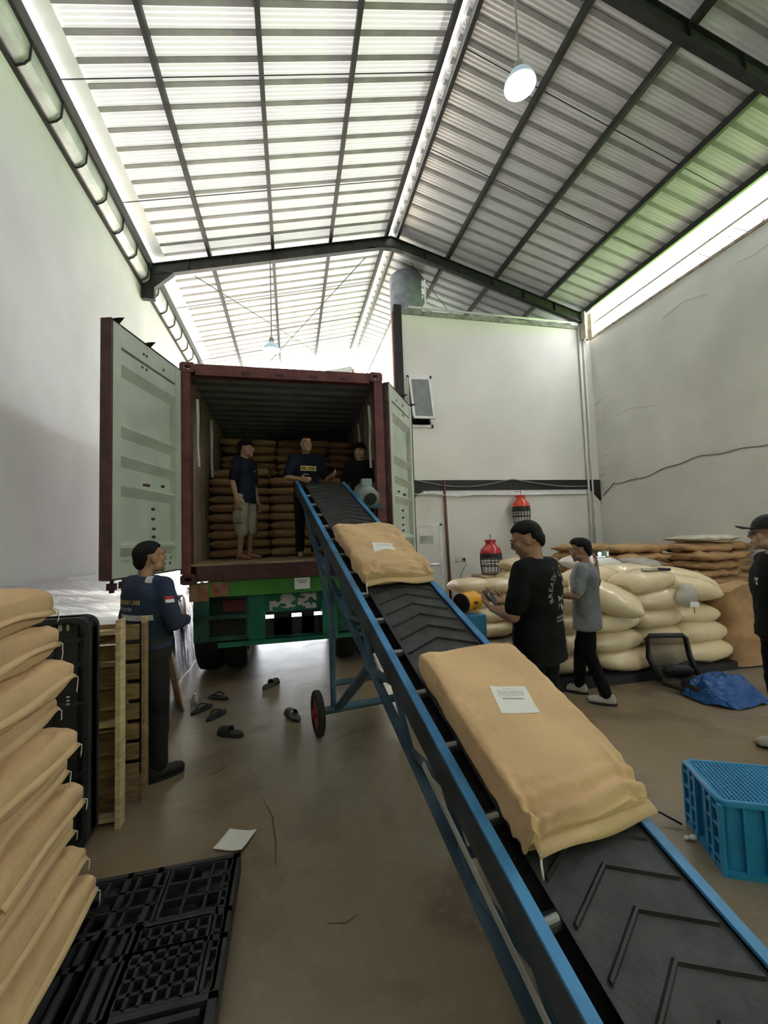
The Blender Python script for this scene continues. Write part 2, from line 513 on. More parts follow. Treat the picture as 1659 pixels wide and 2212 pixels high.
for side in (0, 1):
    if side == 0:
        zf = lambda x: zl(x) + HS
        x0, x1 = -2.45, 2.28; ms = sheet_mesh('roof_sheet', x0, x1, zf, 'roof_left', .012); mr = rib_shade_mesh('rib_shade', x0, x1, zf, 'rib_shade')
    else:
        zf = lambda x: zr(x) + HS
        x0, x1 = 2.44, 7.47; ms = sheet_mesh('roof_sheet', x0, x1, zf, 'roof_metal', .006); mr = rib_shade_mesh('rib_shade', x0, x1, zf, 'rib_shade_right')
    for k in range(ns):
        o = link('roof_sheet', ms, roof); o.location.y = YR1 - (k + 1) * 3 * PIT
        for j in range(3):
            r = link('shade_strip', mr, o); r.location.y = j * PIT
# ridge: scalloped flashing under a cap
b = MB()
def cap(u, v):
    x = 2.05 + 0.62 * u; y = YR0 + (YR1 - YR0) * v
    return V((x, y, 8.85 + 0.05 - abs(x - 2.36) * 0.26))
b.grid(cap, 4, 30); b.build('ridge_cap', 'roof_white', roof)
b = MB()
nsc = int((YR1 - YR0) / PIT * 6)
def scal(u, v):
    y = YR0 + (YR1 - YR0) * v; ph = (y / PIT) % 1.0
    w = 0.045 * math.exp(-((ph - 0.5) / 0.16) ** 2)
    return V((2.40 - w + 0.10 * u, y, 8.72 - 0.03 * u + 0.05 * math.exp(-((ph - 0.5) / 0.16) ** 2) * (1 - u)))
b.grid(scal, 2, nsc); b.build('ridge_flashing', 'roof_white', roof, smooth=True)
# white flashing strip along the left eave
b = MB(); b.prism([(-2.72, YR0, zl(-2.72) + .10), (-2.42, YR0, zl(-2.42) + .10), (-2.42, YR0, zl(-2.42) + .13), (-2.72, YR0, zl(-2.72) + .13)], (0, YR1 - YR0, 0))
b.build('eave_flashing', 'roof_white', roof)
# purlins
for x in (-1.56, -0.28, 0.97, 2.27):
    b = MB(); b.rng(x - .032, x + .032, YR0, YB - 0.1, zl(x), zl(x) + 0.115); b.build('purlin', 'steel_dark', roof)
for x in (2.52, 3.75, 4.98, 6.31, 7.39):
    b = MB(); b.rng(x - .032, x + .032, YR0, YB - 0.1, zr(x), zr(x) + 0.115); b.build('purlin', 'steel_dark', roof)
b = MB(); b.rng(-2.70, -2.64, YR0, YB - 0.1, 7.20, 7.40); b.build('eave_purlin', 'steel_dark', roof)
# rafters
for y in (YM - 0.12, 3.78, -1.4):
    hb = 0.055
    for nm, xa, za, xb, zb in (('rafter', XL + 0.02, zl(XL) , 2.36, zl(2.36)), ('rafter', 2.36, zl(2.36), XR - 0.25, zr(XR - 0.25))):
        b = MB()
        D = 0.25
        b.prism([(xa, y - .006, za - .012), (xb, y - .006, zb - .012), (xb, y - .006, zb - D + .012), (xa, y - .006, za - D + .012)], (0, .012, 0))
        b.prism([(xa, y - hb, za), (xb, y - hb, zb), (xb, y - hb, zb - .014), (xa, y - hb, za - .014)], (0, 2 * hb, 0))
        b.prism([(xa, y - hb, za - D + .014), (xb, y - hb, zb - D + .014), (xb, y - hb, zb - D), (xa, y - hb, za - D)], (0, 2 * hb, 0))
        for k in range(1, 6):
            t = k / 6; xm = xa + (xb - xa) * t; zm = za + (zb - za) * t
            b.rng(xm - .005, xm + .005, y - hb, y + hb, zm - D + .012, zm - .012)
        o = b.build('rafter', 'steel_dark', roof)
    # haunch and wall bracket on the left, apex haunch, bracket on the right
    b = MB()
    b.prism([(XL + .02, y - hb, 7.32), (XL + .26, y - hb, 7.32), (XL + .26, y - hb, 6.62), (XL + .02, y - hb, 6.62)], (0, 2 * hb, 0))
    b.prism([(XL + .26, y - hb, 6.86), (XL + .62, y - hb, 7.20), (XL + .26, y - hb, 7.20)], (0, 2 * hb, 0))
    b.build('knee_bracket', 'steel_dark', roof)
    b = MB(); b.prism([(1.85, y - hb, zl(1.85) - .2), (2.36, y - hb, zl(2.36) - .42 + .12), (2.9, y - hb, zr(2.9) - .2), (2.36, y - hb, 8.55)], (0, 2 * hb, 0)); b.build('apex_haunch', 'steel_dark', roof)
# steel post at the corner of the right wall
mat('post_pale', (0.62, 0.62, 0.52), rough=0.55, col2=(0.40, 0.28, 0.18), scale=7)
b = MB(); b.rng(7.32, 7.36, YM - .26, YM - .04, 6.55, 7.22); b.rng(7.50, 7.54, YM - .26, YM - .04, 6.55, 7.20); b.rng(7.36, 7.5, YM - .16, YM - .14, 6.55, 7.2)
b.build('corner_post', 'post_pale', roof)
# gutter between wall top and left eave
b = MB()
gp = [(-2.86, 6.93), (-2.80, 6.93), (-2.74, 6.965), (-2.70, 7.02), (-2.685, 7.21), (-2.70, 7.21), (-2.715, 7.03), (-2.75, 6.98), (-2.80, 6.945), (-2.86, 6.945)]
b.prism([(x, YR0, z) for x, z in gp], (0, YB - YR0 - .1, 0)); b.build('gutter', 'galvanised', roof)
b = MB(); b.rng(-2.87, -2.82, YR0, YB - .1, 6.895, 6.935); b.build('gutter_angle', 'steel_dark', roof)
y = 3.0
while y < 15:
    b = MB(); b.path([(-2.86, y, 6.92), (-2.80, y, 6.915), (-2.735, y, 6.95), (-2.685, y, 7.01), (-2.665, y, 7.22)], 0.013, 6)
    b.build('gutter_strap', 'steel_dark', roof); y += 0.634
# sag rods
for y in (5.45, 7.35, 10.6, 12.4, 13.6):
    b = MB(); b.tube((-2.65, y, zl(-2.65) + .05), (2.3, y, zl(2.3) + .05), .008, n=5); b.build('sag_rod', 'steel_dark', roof)
for y in (5.05, 6.6):
    b = MB(); b.tube((2.5, y, zr(2.5) + .05), (7.4, y + .1, zr(7.4) + .05), .008, n=5); b.build('sag_rod', 'steel_dark', roof)
for p, q in (((-1.9, 9.1, 7.35), (1.6, 14.9, 8.15)), ((1.8, 9.1, 8.2), (-1.2, 14.9, 7.4)), ((2.9, 9.1, 8.2), (4.6, 10.6, 7.8))):
    b = MB(); b.tube(p, q, .010, n=5); b.build('brace_rod', 'steel_dark', roof)
# open right eave: rail and zigzag lattice
b = MB(); b.tube((7.62, YN, 6.95), (7.62, YM, 6.95), .022, n=8); b.build('eave_rail', 'steel_grey', roof)
mat('lattice', (0.12, 0.11, 0.10), rough=0.7)
y = 3.2; k = 0
while y < 8.9:
    b = MB()
    for j in range(3):
        a = y + j * .22
        b.tube((7.70, a, 6.66), (7.70, a + random.uniform(-.1, .12), 6.66 + random.uniform(.16, .27)), .006, n=4)
    b.tube((7.70, y, 6.66), (7.70, y + .25, 6.92), .008, n=4); b.tube((7.70, y + .25, 6.92), (7.70, y + .5, 6.66), .008, n=4)
    b.build('eave_lattice', 'lattice', roof); y += .66; k += 1

# pipes, cables, conduit on the walls
def pipe(name, pts, r, mt, parent, n=8):
    b = MB(); b.path(pts, r, n); return b.build(name, mt, parent, smooth=True)
pipe('downpipe', [(7.30, YM - .05, 0.02), (7.30, YM - .05, 6.98)], .03, 'white_paint', wm)
pipe('downpipe', [(7.42, YM - .05, 0.02), (7.42, YM - .05, 6.9)], .022, 'white_paint', wm)
pipe('rail_pipe', [(2.75, YM - .08, 7.00), (7.36, YM - .08, 6.98)], .025, 'white_paint', wm)
mat('pipe_maroon', (0.16, 0.06, 0.05), rough=0.5)
pipe('conduit', [(3.50, YM - .05, 0.02), (3.46, YM - .05, 2.93)], .028, 'pipe_maroon', wm)
pipe('conduit', [(3.55, YM - .04, 0.02), (3.51, YM - .04, 2.6)], .018, 'white_paint', wm)
pts = []
for k in range(41):
    t = k / 40; x = 2.66 + 4.6 * t
    z = 2.97 - .18 * math.sin(PI * min(1, t / .55)) ** 1 if t < .55 else 2.97 - .19 * math.sin(PI * (t - .55) / .45 * .6)
    pts.append((x, YM - .06, z))
pipe('slack_cable', pts, .012, 'cable_grey', wm, 6)
pipe('white_cable', [(2.7, YM - .05, 2.62), (3.2, YM - .05, 2.64), (3.45, YM - .06, 2.60), (3.8, YM - .05, 2.57), (4.2, YM - .05, 2.60), (5.5, YM - .045, 2.59), (7.2, YM - .045, 2.60)], .016, 'white_paint', wm, 6)
pts = [(XR - .02, 8.85, 2.55), (XR - .02, 8.5, 2.80)]
for k in range(1, 30):
    t = k / 29; pts.append((XR - .02, 8.5 - 3.9 * t, 2.80 + .30 * t - .05 * math.sin(t * 9) - .02 * math.sin(t * 31)))
pipe('wall_cable', pts, .011, 'cable_grey', wr, 6)
pipe('wall_cable', [(XL + .015, 3.4, 3.02), (XL + .015, 4.4, 2.98), (XL + .015, 4.76, 2.92), (XL + .015, 4.80, 2.7), (XL + .015, 4.72, 2.3), (XL + .015, 4.66, 1.9), (XL + .015, 4.72, 1.5), (XL + .015, 4.66, 0.9)], .010, 'cable_grey', wl, 6)
mat('socket', (0.70, 0.68, 0.58), rough=0.5)
b = MB(); b.rng(3.68, 3.78, YM - .03, YM - .002, 1.06, 1.16); b.rng(3.82, 3.92, YM - .03, YM - .002, 1.06, 1.16); b.build('socket', 'socket', wm)
b = MB(); b.tube((3.87, YM - .02, 1.11), (3.87, YM - .07, 1.11), .03); b.build('plug', 'cable_black', wm)
pipe('plug_cable', [(3.87, YM - .06, 1.10), (3.90, YM - .10, 1.0), (3.75, YM - .12, .8), (3.68, YM - .12, .3)], .010, 'cable_grey', wm, 6)

# cracks in the plaster, scuffs on the floor
rr = random.Random(4)
mat('crack', (0.33, 0.33, 0.30), rough=.9)
mat('scuff', (0.115, 0.085, 0.052), rough=.8)
for k in range(16):
    z = rr.uniform(2.6, 5.2); y = YM - rr.uniform(.02, .28); L_ = rr.uniform(.08, .22)
    pts = [(XR - .001, y - L_ * t + rr.uniform(-.02, .02), z + L_ * .5 * rr.uniform(-1, 1) * t) for t in (0, .3, .6, 1)]
    b = MB(); b.path(pts, rr.uniform(.002, .005), 4); b.build('crack', 'crack', wr)
for p in ([(5.9, 6.0), (6.4, 6.15), (6.9, 6.05)], [(4.2, 6.4), (5.1, 6.2), (5.4, 6.25)], [(7.2, 4.3), (7.9, 4.45), (8.3, 4.4)], [(3.6, 5.5), (3.9, 5.62), (4.15, 5.55)]):
    b = MB(); b.path([(XR - .001, y, z) for y, z in p], .0035, 4); b.build('crack', 'crack', wr)
for p in ([(-.22, 2.95), (-.15, 2.75), (-.12, 2.5), (-.115, 2.32)], [(.33, 3.62), (.45, 3.68), (.58, 3.72), (.70, 3.82)], [(.45, 3.7), (.55, 3.78), (.62, 3.80)], [(.12, 1.95), (.2, 1.93), (.26, 1.96)], [(-.9, 4.05), (-.85, 4.1)], [(-.62, 3.35), (-.55, 3.38), (-.52, 3.45)]):
    b = MB(); b.path([(x, y, -.002) for x, y in p], [.003] + [.006] * (len(p) - 2) + [.003], 6); b.build('scuff', 'scuff', fl)
# pendant lamps
def lamp(name, label, loc, r, ztop, power):
    x, y, z = loc
    t = thing(name, label, 'lamp', (x, y, z), 'pendant warehouse lamps')
    b = MB(); b.lathe([(r * .28, .19), (r * .32, .17), (r * .62, .13), (r * .95, .04), (r, .0), (r * .985, 0), (r * .93, .035), (r * .6, .12), (r * .28, .16)], loc, 32, loop=True)
    b.build('shade', MATS.get('lamp_shade') or translucent('lamp_shade', (0.72, 0.83, 0.92), 0.22, 0.3, 0.1), t, smooth=40)
    b = MB(); b.ell((x, y, z + .0), (r * .36, r * .36, .11), 20, 12); b.build('bulb', MATS.get('bulb') or emis('bulb', (0.86, 0.95, 1.0), 9.0), t, smooth=True)
    b = MB(); b.lathe([(.05, .17), (.055, .20), (.05, .27), (.02, .29)], loc, 16); b.build('holder', 'steel_grey', t, smooth=40)
    b = MB(); b.tube((x, y, z + .27), (x, y, ztop), .012, n=8); b.build('rod', 'steel_grey', t)
lamp('pendant_lamp', 'glowing white pendant lamp hanging near the ridge, nearest of two', (2.60, 3.88, 6.70), .175, zr(2.56) + .1, 60)
lamp('pendant_lamp', 'small glowing pendant lamp hanging far back above the container', (-.34, 8.85, 5.72), .18, zl(-.34) - .24, 60)

# water tank on the room
mat('tank', (0.26, 0.28, 0.34), rough=0.45, var=0.15)
t = thing('water_tank', 'grey blue cylindrical water tank on top of the room', 'water tank', (3.02, 10.0, 6.96))
b = MB(); pr = [(.38, 0)]
for k in range(9): pr += [(.42, .06 + k * .11), (.405, .115 + k * .11)]
pr += [(.42, 1.06), (.40, 1.10), (.2, 1.2), (.1, 1.22)]
b.lathe(pr, (3.02, 10.0, 7.3), 32); b.build('shell', 'tank', t, smooth=50)
b = MB(); b.rng(2.6, 3.44, 9.6, 10.4, 6.96, 7.3); b.build('plinth', 'concrete_edge', t)
b = MB(); b.path([(3.2, YM - .0, 6.97), (3.2, YM - .0, 7.75), ], .022); b.build('standpipe', 'white_paint', t)
b = MB(); b.path([(3.2, YM, 7.15), (4.3, YM + .1, 6.99)], .018); b.build('feed_pipe', 'white_paint', t)
# ================================================================== container on its trailer
mat('maroon', (0.15, 0.045, 0.045), rough=0.55, var=0.2, scale=6)
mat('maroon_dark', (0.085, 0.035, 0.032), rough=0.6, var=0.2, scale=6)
mat('door_green', (0.47, 0.51, 0.42), rough=0.55, var=0.06, scale=3)
mat('lining', (0.30, 0.235, 0.165), rough=0.85, var=0.12, scale=2)
mat('box_roof', (0.22, 0.225, 0.24), rough=0.6, var=0.08)
mat('ply', (0.36, 0.27, 0.16), rough=0.8, var=0.2, scale=4, stretch=(1, 8, 1))
mat('rubber', (0.02, 0.02, 0.02), rough=0.8)
mat('white_strip', (0.62, 0.62, 0.60), rough=0.5)
CX0, CX1, CY0, CY1, CZ0, CZ1 = -1.24, 1.18, 5.10, 11.16, 1.22, 3.81
ct = thing('shipping_container', 'open maroon shipping container with pale green doors on a green trailer', 'container', (-0.03, 8.1, CZ0))

def holed_box(b, x0, x1, y0, y1, z0, z1, ow, oh):
    # box whose front and back faces carry an oval hole right through
    cx, cz = (x0 + x1) / 2, (z0 + z1) / 2; n = 16; rings = []
    for y in (y0, y1):
        out, inn = [], []
        for k in range(n):
            a = 2 * PI * (k + .5) / n; c, s = math.cos(a), math.sin(a)
            mxx = max(abs(c), abs(s))
            out.append(V((cx + c / mxx * (x1 - x0) / 2, y, cz + s / mxx * (z1 - z0) / 2)))
            inn.append(V((cx + c * ow / 2, y, cz + s * oh / 2)))
        rings += [out, inn]
    o0, i0, o1, i1 = rings
    vs = o0 + i0 + o1 + i1; fs = []
    for k in range(n):
        j = (k + 1) % n
        fs += [(k, j, n + j, n + k), (2 * n + k, 3 * n + k, 3 * n + j, 2 * n + j), (k, 2 * n + k, 2 * n + j, j), (n + k, n + j, 3 * n + j, 3 * n + k)]
    b.add(vs, fs)
for xa, xb in ((CX0, CX0 + .17), (CX1 - .17, CX1)):
    for za, zb in ((CZ0, CZ0 + .12), (CZ1 - .12, CZ1)):
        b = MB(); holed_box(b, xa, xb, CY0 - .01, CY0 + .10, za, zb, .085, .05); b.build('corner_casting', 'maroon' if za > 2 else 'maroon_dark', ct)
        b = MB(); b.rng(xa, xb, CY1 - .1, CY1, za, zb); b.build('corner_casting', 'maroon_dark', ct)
for xa, xb in ((CX0 + .0, CX0 + .11), (CX1 - .11, CX1)):
    b = MB(); b.rng(xa, xb, CY0, CY0 + .16, CZ0 + .12, CZ1 - .12); b.build('corner_post', 'maroon', ct)
    b = MB(); b.rng(xa, xb, CY1 - .16, CY1, CZ0 + .12, CZ1 - .12); b.build('corner_post', 'maroon', ct)
b = MB(); b.rng(CX0 + .17, CX1 - .17, CY0, CY0 + .11, CZ1 - .145, CZ1 - .012); b.build('header_beam', 'maroon', ct)
for x in (-.55, -.15, .25, .62):
    b = MB(); b.rng(x, x + .1, CY0 - .012, CY0, CZ1 - .11, CZ1 - .08); b.build('cam_keeper', 'maroon_dark', ct)
b = MB(); b.rng(CX0 + .17, CX1 - .17, CY0, CY0 + .14, 1.25, 1.425); b.build('sill_beam', 'maroon_dark', ct)
for x in (-.62, -.2, .3, .7):
    b = MB(); b.rng(x, x + .11, CY0 - .012, CY0, 1.33, 1.36); b.build('cam_keeper', 'maroon_dark', ct)
b = MB(); b.rng(CX0 + .05, CX1 - .05, CY0 + .02, CY1, 1.425, 1.445); b.build('container_floor', 'ply', ct)
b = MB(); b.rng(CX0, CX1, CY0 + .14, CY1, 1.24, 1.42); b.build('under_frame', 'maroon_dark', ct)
def corr(axis, a0, a1, fn, pitch=.278, dep=.036):
    b = MB(); pr = []; y = a0
    while y < a1:
        pr += [(y, 0), (y + .07, 0), (y + .139, dep), (y + .21, dep)]; y += pitch
    n = len(pr); vs = [fn(p, q, 0) for p, q in pr] + [fn(p, q, 1) for p, q in pr]
    b.add(vs, [(i, i + 1, n + i + 1, n + i) for i in range(n - 1)]); return b
b = corr('y', CY0 + .12, CY1 - .1, lambda p, q, e: V((CX0 + .005 + (CX1 - CX0 - .01) * e, p, CZ1 - .085 + q))); b.build('roof_panel', 'box_roof', ct)
for s_, x in ((1, CX0 + .03), (-1, CX1 - .03)):
    b = corr('y', CY0 + .15, CY1 - .1, lambda p, q, e: V((x + s_ * q * .6, p, 1.44 + (CZ1 - .05 - 1.44) * e))); b.build('side_panel', 'lining', ct)
    xo = x - s_ * .045
    b = corr('y', CY0 + .15, CY1 - .1, lambda p, q, e: V((xo + s_ * q * .6, p, 1.30 + (CZ1 - .06 - 1.30) * e))); b.build('side_skin', 'maroon', ct)
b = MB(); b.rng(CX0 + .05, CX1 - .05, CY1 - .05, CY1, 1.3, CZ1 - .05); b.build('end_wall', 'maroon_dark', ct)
for x in (CX0 + .14, CX1 - .14):
    for y0 in (CY0 + .25, CY0 + 1.15):
        b = MB(); b.path([(x, y0, 3.45), (x + .01, y0 - .03, 3.2), (x, y0, 2.9), (x + .01, y0 + .02, 2.62)], [.018, .022, .016, .02], 6); b.build('lashing_strip', 'white_strip', ct)
# doors
DPROF = [(3.66, 0), (3.50, 0), (3.498, .06), (3.475, .06), (3.473, 0), (3.34, 0), (3.25, .052), (2.81, .052), (2.785, 0), (2.77, 0), (2.68, .052), (2.53, .052), (2.505, 0),
         (2.495, 0), (2.41, .052), (2.26, .052), (2.235, 0), (2.225, 0), (2.14, .052), (1.73, .052), (1.695, 0), (1.67, 0), (1.59, .052), (1.555, .052), (1.553, .06), (1.53, .06), (1.528, 0), (1.44, 0)]
def door(hinge, d, nrm, w, out_w0, rods):
    H = V((hinge[0], hinge[1], 0)); d = V((*d, 0)).normalized(); nr = V((*nrm, 0)).normalized()
    P = lambda a, dep, z: H + d * a - nr * dep + V((0, 0, z))
    dd = MB()
    n = len(DPROF)
    dd.add([P(.11, q, z) for z, q in DPROF] + [P(w - .12, q, z) for z, q in DPROF], [(i, i + 1, n + i + 1, n + i) for i in range(n - 1)])
    o = dd.build('door', 'door_green', ct)
    def slab(a0, a1, q0, q1, z0, z1, nm, mt):
        bb = MB(); bb.prism([P(a0, q0, z0), P(a1, q0, z0), P(a1, q0, z1), P(a0, q0, z1)], -nr * (q1 - q0)); return bb.build(nm, mt, o)
    slab(0.0, .11, -.006, .05, 1.41, 3.69, 'stile', 'door_green'); slab(w - .12, w, -.006, .05, 1.41, 3.69, 'stile', 'door_green')
    slab(.11, w - .12, 0, .05, 3.66, 3.69, 'rail', 'door_green'); slab(.11, w - .12, 0, .05, 1.41, 1.44, 'rail', 'door_green')
    slab(0.0, w, .075, .085, 1.41, 3.69, 'outer_skin', 'maroon')
    slab(w - .005, w + .022, -.012, .085, 1.40, 3.70, 'gasket', 'maroon_dark')
    slab(-.02, 0, .0, .085, 1.41, 3.69, 'hinge_stile', 'maroon_dark')
    slab(0, w, -.004, .07, 3.69, 3.705, 'top_gasket', 'rubber'); slab(0, w, -.004, .07, 1.395, 1.41, 'bottom_gasket', 'rubber')
    for a in (.05, .52):
        bb = MB(); q = P(w - a, 0, 3.70); bb.add([q + d * -.05, q + d * .05, q + V((0, 0, .02)) + nr * .10 + d * .02, q + V((0, 0, .035)) + nr * .02], [(0, 1, 2), (0, 2, 3), (0, 3, 1), (1, 3, 2)]); bb.build('torn_gasket', 'rubber', o)
    for a in (.72, .86):
        bb = MB(); bb.tube(P(a * w, .10, 1.35), P(a * w, .10, 3.72), .017, n=8); bb.build('locking_bar', 'maroon_dark', o)
        bb = MB(); q = P(a * w, .10, 1.33); bb.box(q, (.07, .05, .06)); bb.box(q + V((0, 0, -.03)), (.035, .03, .05)); bb.build('locking_cam', 'maroon_dark', o)
    for a, z in ((.30, 3.56), (.56, 3.58), (.60, 3.58), (.56, 3.44), (.62, 3.44), (.30, 2.30), (.52, 2.28), (.57, 2.28), (.45, 2.05), (.45, 1.95), (.44, 1.85), (.44, 1.77), (.2, 1.49)):
        q = P(a * w, .0, z); bb = MB(); bb.tube(q - nr * .02, q + nr * .006, .014, n=8); bb.build('rivet', 'maroon_dark', o)
    for z in (3.5, 2.9, 2.3, 1.65):
        bb = MB(); bb.prism([P(-.05, .0, z - .06), P(.06, .0, z - .06), P(.06, .0, z + .06), P(-.05, .0, z + .06)], -nr * .03); bb.build('hinge', 'maroon_dark', o)
    return o
door((-1.225, 5.07), (-.255, -.967), (.967, -.255), 1.14, 0, 0)
door((1.265, 5.12), (.52, .855), (.855, -.52), 1.12, 0, 0)

# trailer
mat('green_bright', (0.055, 0.24, 0.03), rough=0.5, var=0.15, scale=4)
mat('green_teal', (0.015, 0.155, 0.105), rough=0.5, var=0.2, scale=4)
mat('green_dark', (0.018, 0.075, 0.055), rough=0.7, var=0.3, scale=5)
mat('tyre', (0.018, 0.018, 0.018), rough=0.85, var=0.2, scale=8, bump=0.3, bscale=30)
mat('lamp_red', (0.11, 0.025, 0.02), rough=0.4)
mat('rust_red', (0.26, 0.08, 0.05), rough=0.8, col2=(0.30, 0.22, 0.12), scale=9)
mat('paper_white', (0.80, 0.79, 0.75), rough=0.7, var=0.03)
tr = thing('trailer', 'green flatbed truck trailer with dual rear tyres under the container', 'trailer', (-.03, 8.0, 0))
b = MB(); b.rng(-.95, 1.0, 5.13, 5.30, 1.06, 1.245); b.build('rear_crossmember', 'green_bright', tr)
b = MB(); b.rng(-1.16, -.95, 5.15, 5.28, 1.02, 1.22); b.rng(-.92, -.72, 5.121, 5.13, 1.07, 1.235); b.build('end_bracket', 'rust_red', tr)
b = MB(); b.rng(1.0, 1.14, 5.15, 5.28, 1.02, 1.22); b.build('end_bracket', 'rust_red', tr)
for x0 in (-.52, .35):
    b = MB(); b.rng(x0, x0 + .19, 5.17, 5.30, .50, 1.06); b.build('frame_post', 'green_teal', tr)
b = MB(); b.rng(-.33, .35, 5.22, 5.26, .83, 1.06); b.build('centre_plate', 'green_teal', tr)
b = MB(); b.rng(-.23, -.02, 5.27, 5.30, .535, .83); b.rng(.10, .25, 5.27, 5.30, .535, .83); b.rng(-.33, .35, 5.27, 5.30, .535, .745); b.build('spring_hanger', 'black_paint', tr)
for x0, x1 in ((-1.12, -.52), (.54, 1.12)):
    b = MB()
    b.rng(x0, x1, 5.30, 5.34, .56, 1.04); b.rng(x0, x0 + .17, 5.16, 5.30, .60, 1.02); b.rng(x1 - .03, x1, 5.16, 5.30, .60, 1.04); b.rng(x0, x1, 5.14, 5.34, .80, .845); b.rng(x0, x1, 5.16, 5.32, .55, .60)
    b.build('light_box', 'green_dark', tr)
    b = MB(); b.rng(x0 + .30, x0 + .56, 5.25, 5.30, .86, 1.0); b.build('tail_lamp', 'lamp_red', tr)
    b = MB(); b.rng(x0 + .17, x1 - .03, 5.22, 5.25, .61, .79); b.build('mud_plate', 'black_paint', tr)
b = MB(); b.rng(-.86, .92, 5.15, 5.21, .475, .535); b.rng(-.86, .92, 5.15, 5.30, .515, .535); b.build('bumper_bar', 'green_teal', tr)
for x in (-.45, .40):
    b = MB(); b.rng(x - .06, x + .06, 5.30, 11.3, .78, 1.2); b.build('chassis_rail', 'green_dark', tr)
for y in (6.9, 8.4, 9.9, 11.2):
    b = MB(); b.rng(-1.1, 1.05, y, y + .1, 1.02, 1.2); b.build('cross_bearer', 'green_dark', tr)
wp = MB()
prof = [(.30, -.13), (.44, -.145), (.49, -.12), (.505, -.05), (.505, .05), (.49, .12), (.44, .145), (.30, .13)]
wp.lathe(prof, (0, 0, 0), 40, axis=(1, 0, 0), loop=True); wm_ = wp.mesh('tyre', 'tyre', smooth=40)
hp = MB(); hp.lathe([(.0, -.06), (.29, -.06), (.30, -.12), (.30, .12), (.29, .06), (.0, .06)], (0, 0, 0), 24, axis=(1, 0, 0)); hm_ = hp.mesh('rim', 'steel_redlead', smooth=40)
for y in (6.08, 7.35):
    b = MB(); b.tube((-1.1, y, .505), (1.05, y, .505), .07, n=12); b.build('axle', 'black_paint', tr)
    for x in (-1.07, -.74, .70, 1.03):
        o = link('tyre', wm_, tr); o.location = V((x, y, .505)) - tr.location
        o2 = link('rim', hm_, o)
st = MB(); st.rng(.02, .205, 5.121, 5.13, 1.10, 1.235); so = st.build('notice', 'paper_white', tr); so['label'] = 'white paper notice with three printed lines'
mat('ink', (0.10, 0.09, 0.09), rough=0.8)
mat('ink_faint', (0.42, 0.42, 0.42), rough=0.8)
b = MB(); rr = random.Random(3)
for z, xa, xb in ((1.205, .045, .175), (1.190, .06, .165), (1.175, .07, .155)):
    x = xa
    while x < xb:
        w = rr.uniform(.004, .012); b.rng(x, min(x + w, xb), 5.1195, 5.121, z - .004, z + .004); x += w + .003
b.build('notice_print', 'ink', so)
mat('peeled', (0.55, 0.54, 0.48), rough=0.8, var=0.1)
b = MB(); rr = random.Random(9)
PX, PZ = 34, 22
for i in range(PX):
    for j in range(PZ):
        x = -.28 + .56 * i / PX; z = .85 + .19 * j / PZ
        v = noise.noise(V((x * 9, z * 16, 2.3))) + .5 * noise.noise(V((x * 22, z * 30, 7)))
        edge = min(i, PX - 1 - i) / 5.0
        if v > .02 - .28 * (i / PX) * (1 - abs(j / PZ - .35)) and not (i < 6 and j > 12):
            b.rng(x, x + .56 / PX, 5.217, 5.2205, z, z + .19 / PZ)
po = b.build('peeling_sticker', 'peeled', tr); po['label'] = 'worn white sticker peeling off the plate'

# ================================================================== sacks
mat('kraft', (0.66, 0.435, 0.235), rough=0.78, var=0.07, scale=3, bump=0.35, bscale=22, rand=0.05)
mat('kraft_shaded', (0.37, 0.225, 0.112), rough=0.8, var=0.10, scale=4, bump=0.35, bscale=18, rand=0.16)  # kraft darkened so the colour carries the shade inside the container
mat('kraft_brown', (0.42, 0.255, 0.12), rough=0.8, var=0.14, scale=4, bump=0.4, bscale=15, rand=0.12)
mat('seam_tape', (0.62, 0.425, 0.23), rough=0.7, var=0.08)
mat('thread', (0.80, 0.78, 0.74), rough=0.7)
def sgnp(v, p): return math.copysign(abs(v) ** p, v)
def sack_mesh(name, L, W, H, na, nb, seed, amp, mt, nu=24, nv=16, e=.12, taper=.0, crease=0.0, na2=None, sag=0.0):
    na2 = na2 or na
    b = MB(); rings = []
    # closed tube of cross sections along x
    nr = nv * 2
    for i in range(nu + 1):
        a = -1 + 2 * i / nu
        a = math.sin(a * PI / 2) * .55 + a * .45
        pw = na if a < 0 else na2
        hx = e + (1 - e) * max(0, 1 - abs(a) ** pw) ** .5
        wx = 1 - taper * abs(a) ** 3
        ring = []
        for k in range(nr):
            th = 2 * PI * k / nr
            cy, cz = math.cos(th), math.sin(th)
            y = sgnp(cy, 2.0 / nb); z = sgnp(cz, 2.0 / nb)
            p = V((a * L / 2, y * W / 2 * wx, z * H / 2 * hx))
            q = p * 7 + V((seed * 13.1, seed * 3.7, 0))
            nn = noise.noise(q) + .5 * noise.noise(q * 2.3)
            p += V((0, cy, cz)) * nn * amp
            if crease:
                cr = noise.noise(V((p.x * 4 + seed, p.y * 26, p.z * 20 + seed)))
                rp_ = max(0, (a - .62) / .38)
                p.z += crease * cr * max(0, (a - .45) / .55) * (1 if cz > -.2 else .4)
                if cz > -.2: p.z += crease * .38 * rp_ * math.sin(p.x * 95 + 5 * noise.noise(V((p.y * 5, p.x * 3, seed))))
            if crease and cz > -.3:
                q2 = V((p.x * 5 + p.y * 2, p.y * 6 - p.x * 2.5, seed * 1.7))
                rg = (1 - abs(noise.noise(q2)) * 3.0); rg2 = (1 - abs(noise.noise(q2 * 2.3 + V((3, 1, 0)))) * 3.0)
                p.z += .006 * max(0, rg) * noise.noise(q2 * .7 + V((9, 9, 0))) * 2 + .003 * max(0, rg2)
            if sag: p.z -= sag * abs(a) ** 2
            ring.append(p)
        rings.append(ring)
    b.loft(rings)
    return b.mesh(name, mt, smooth=True)

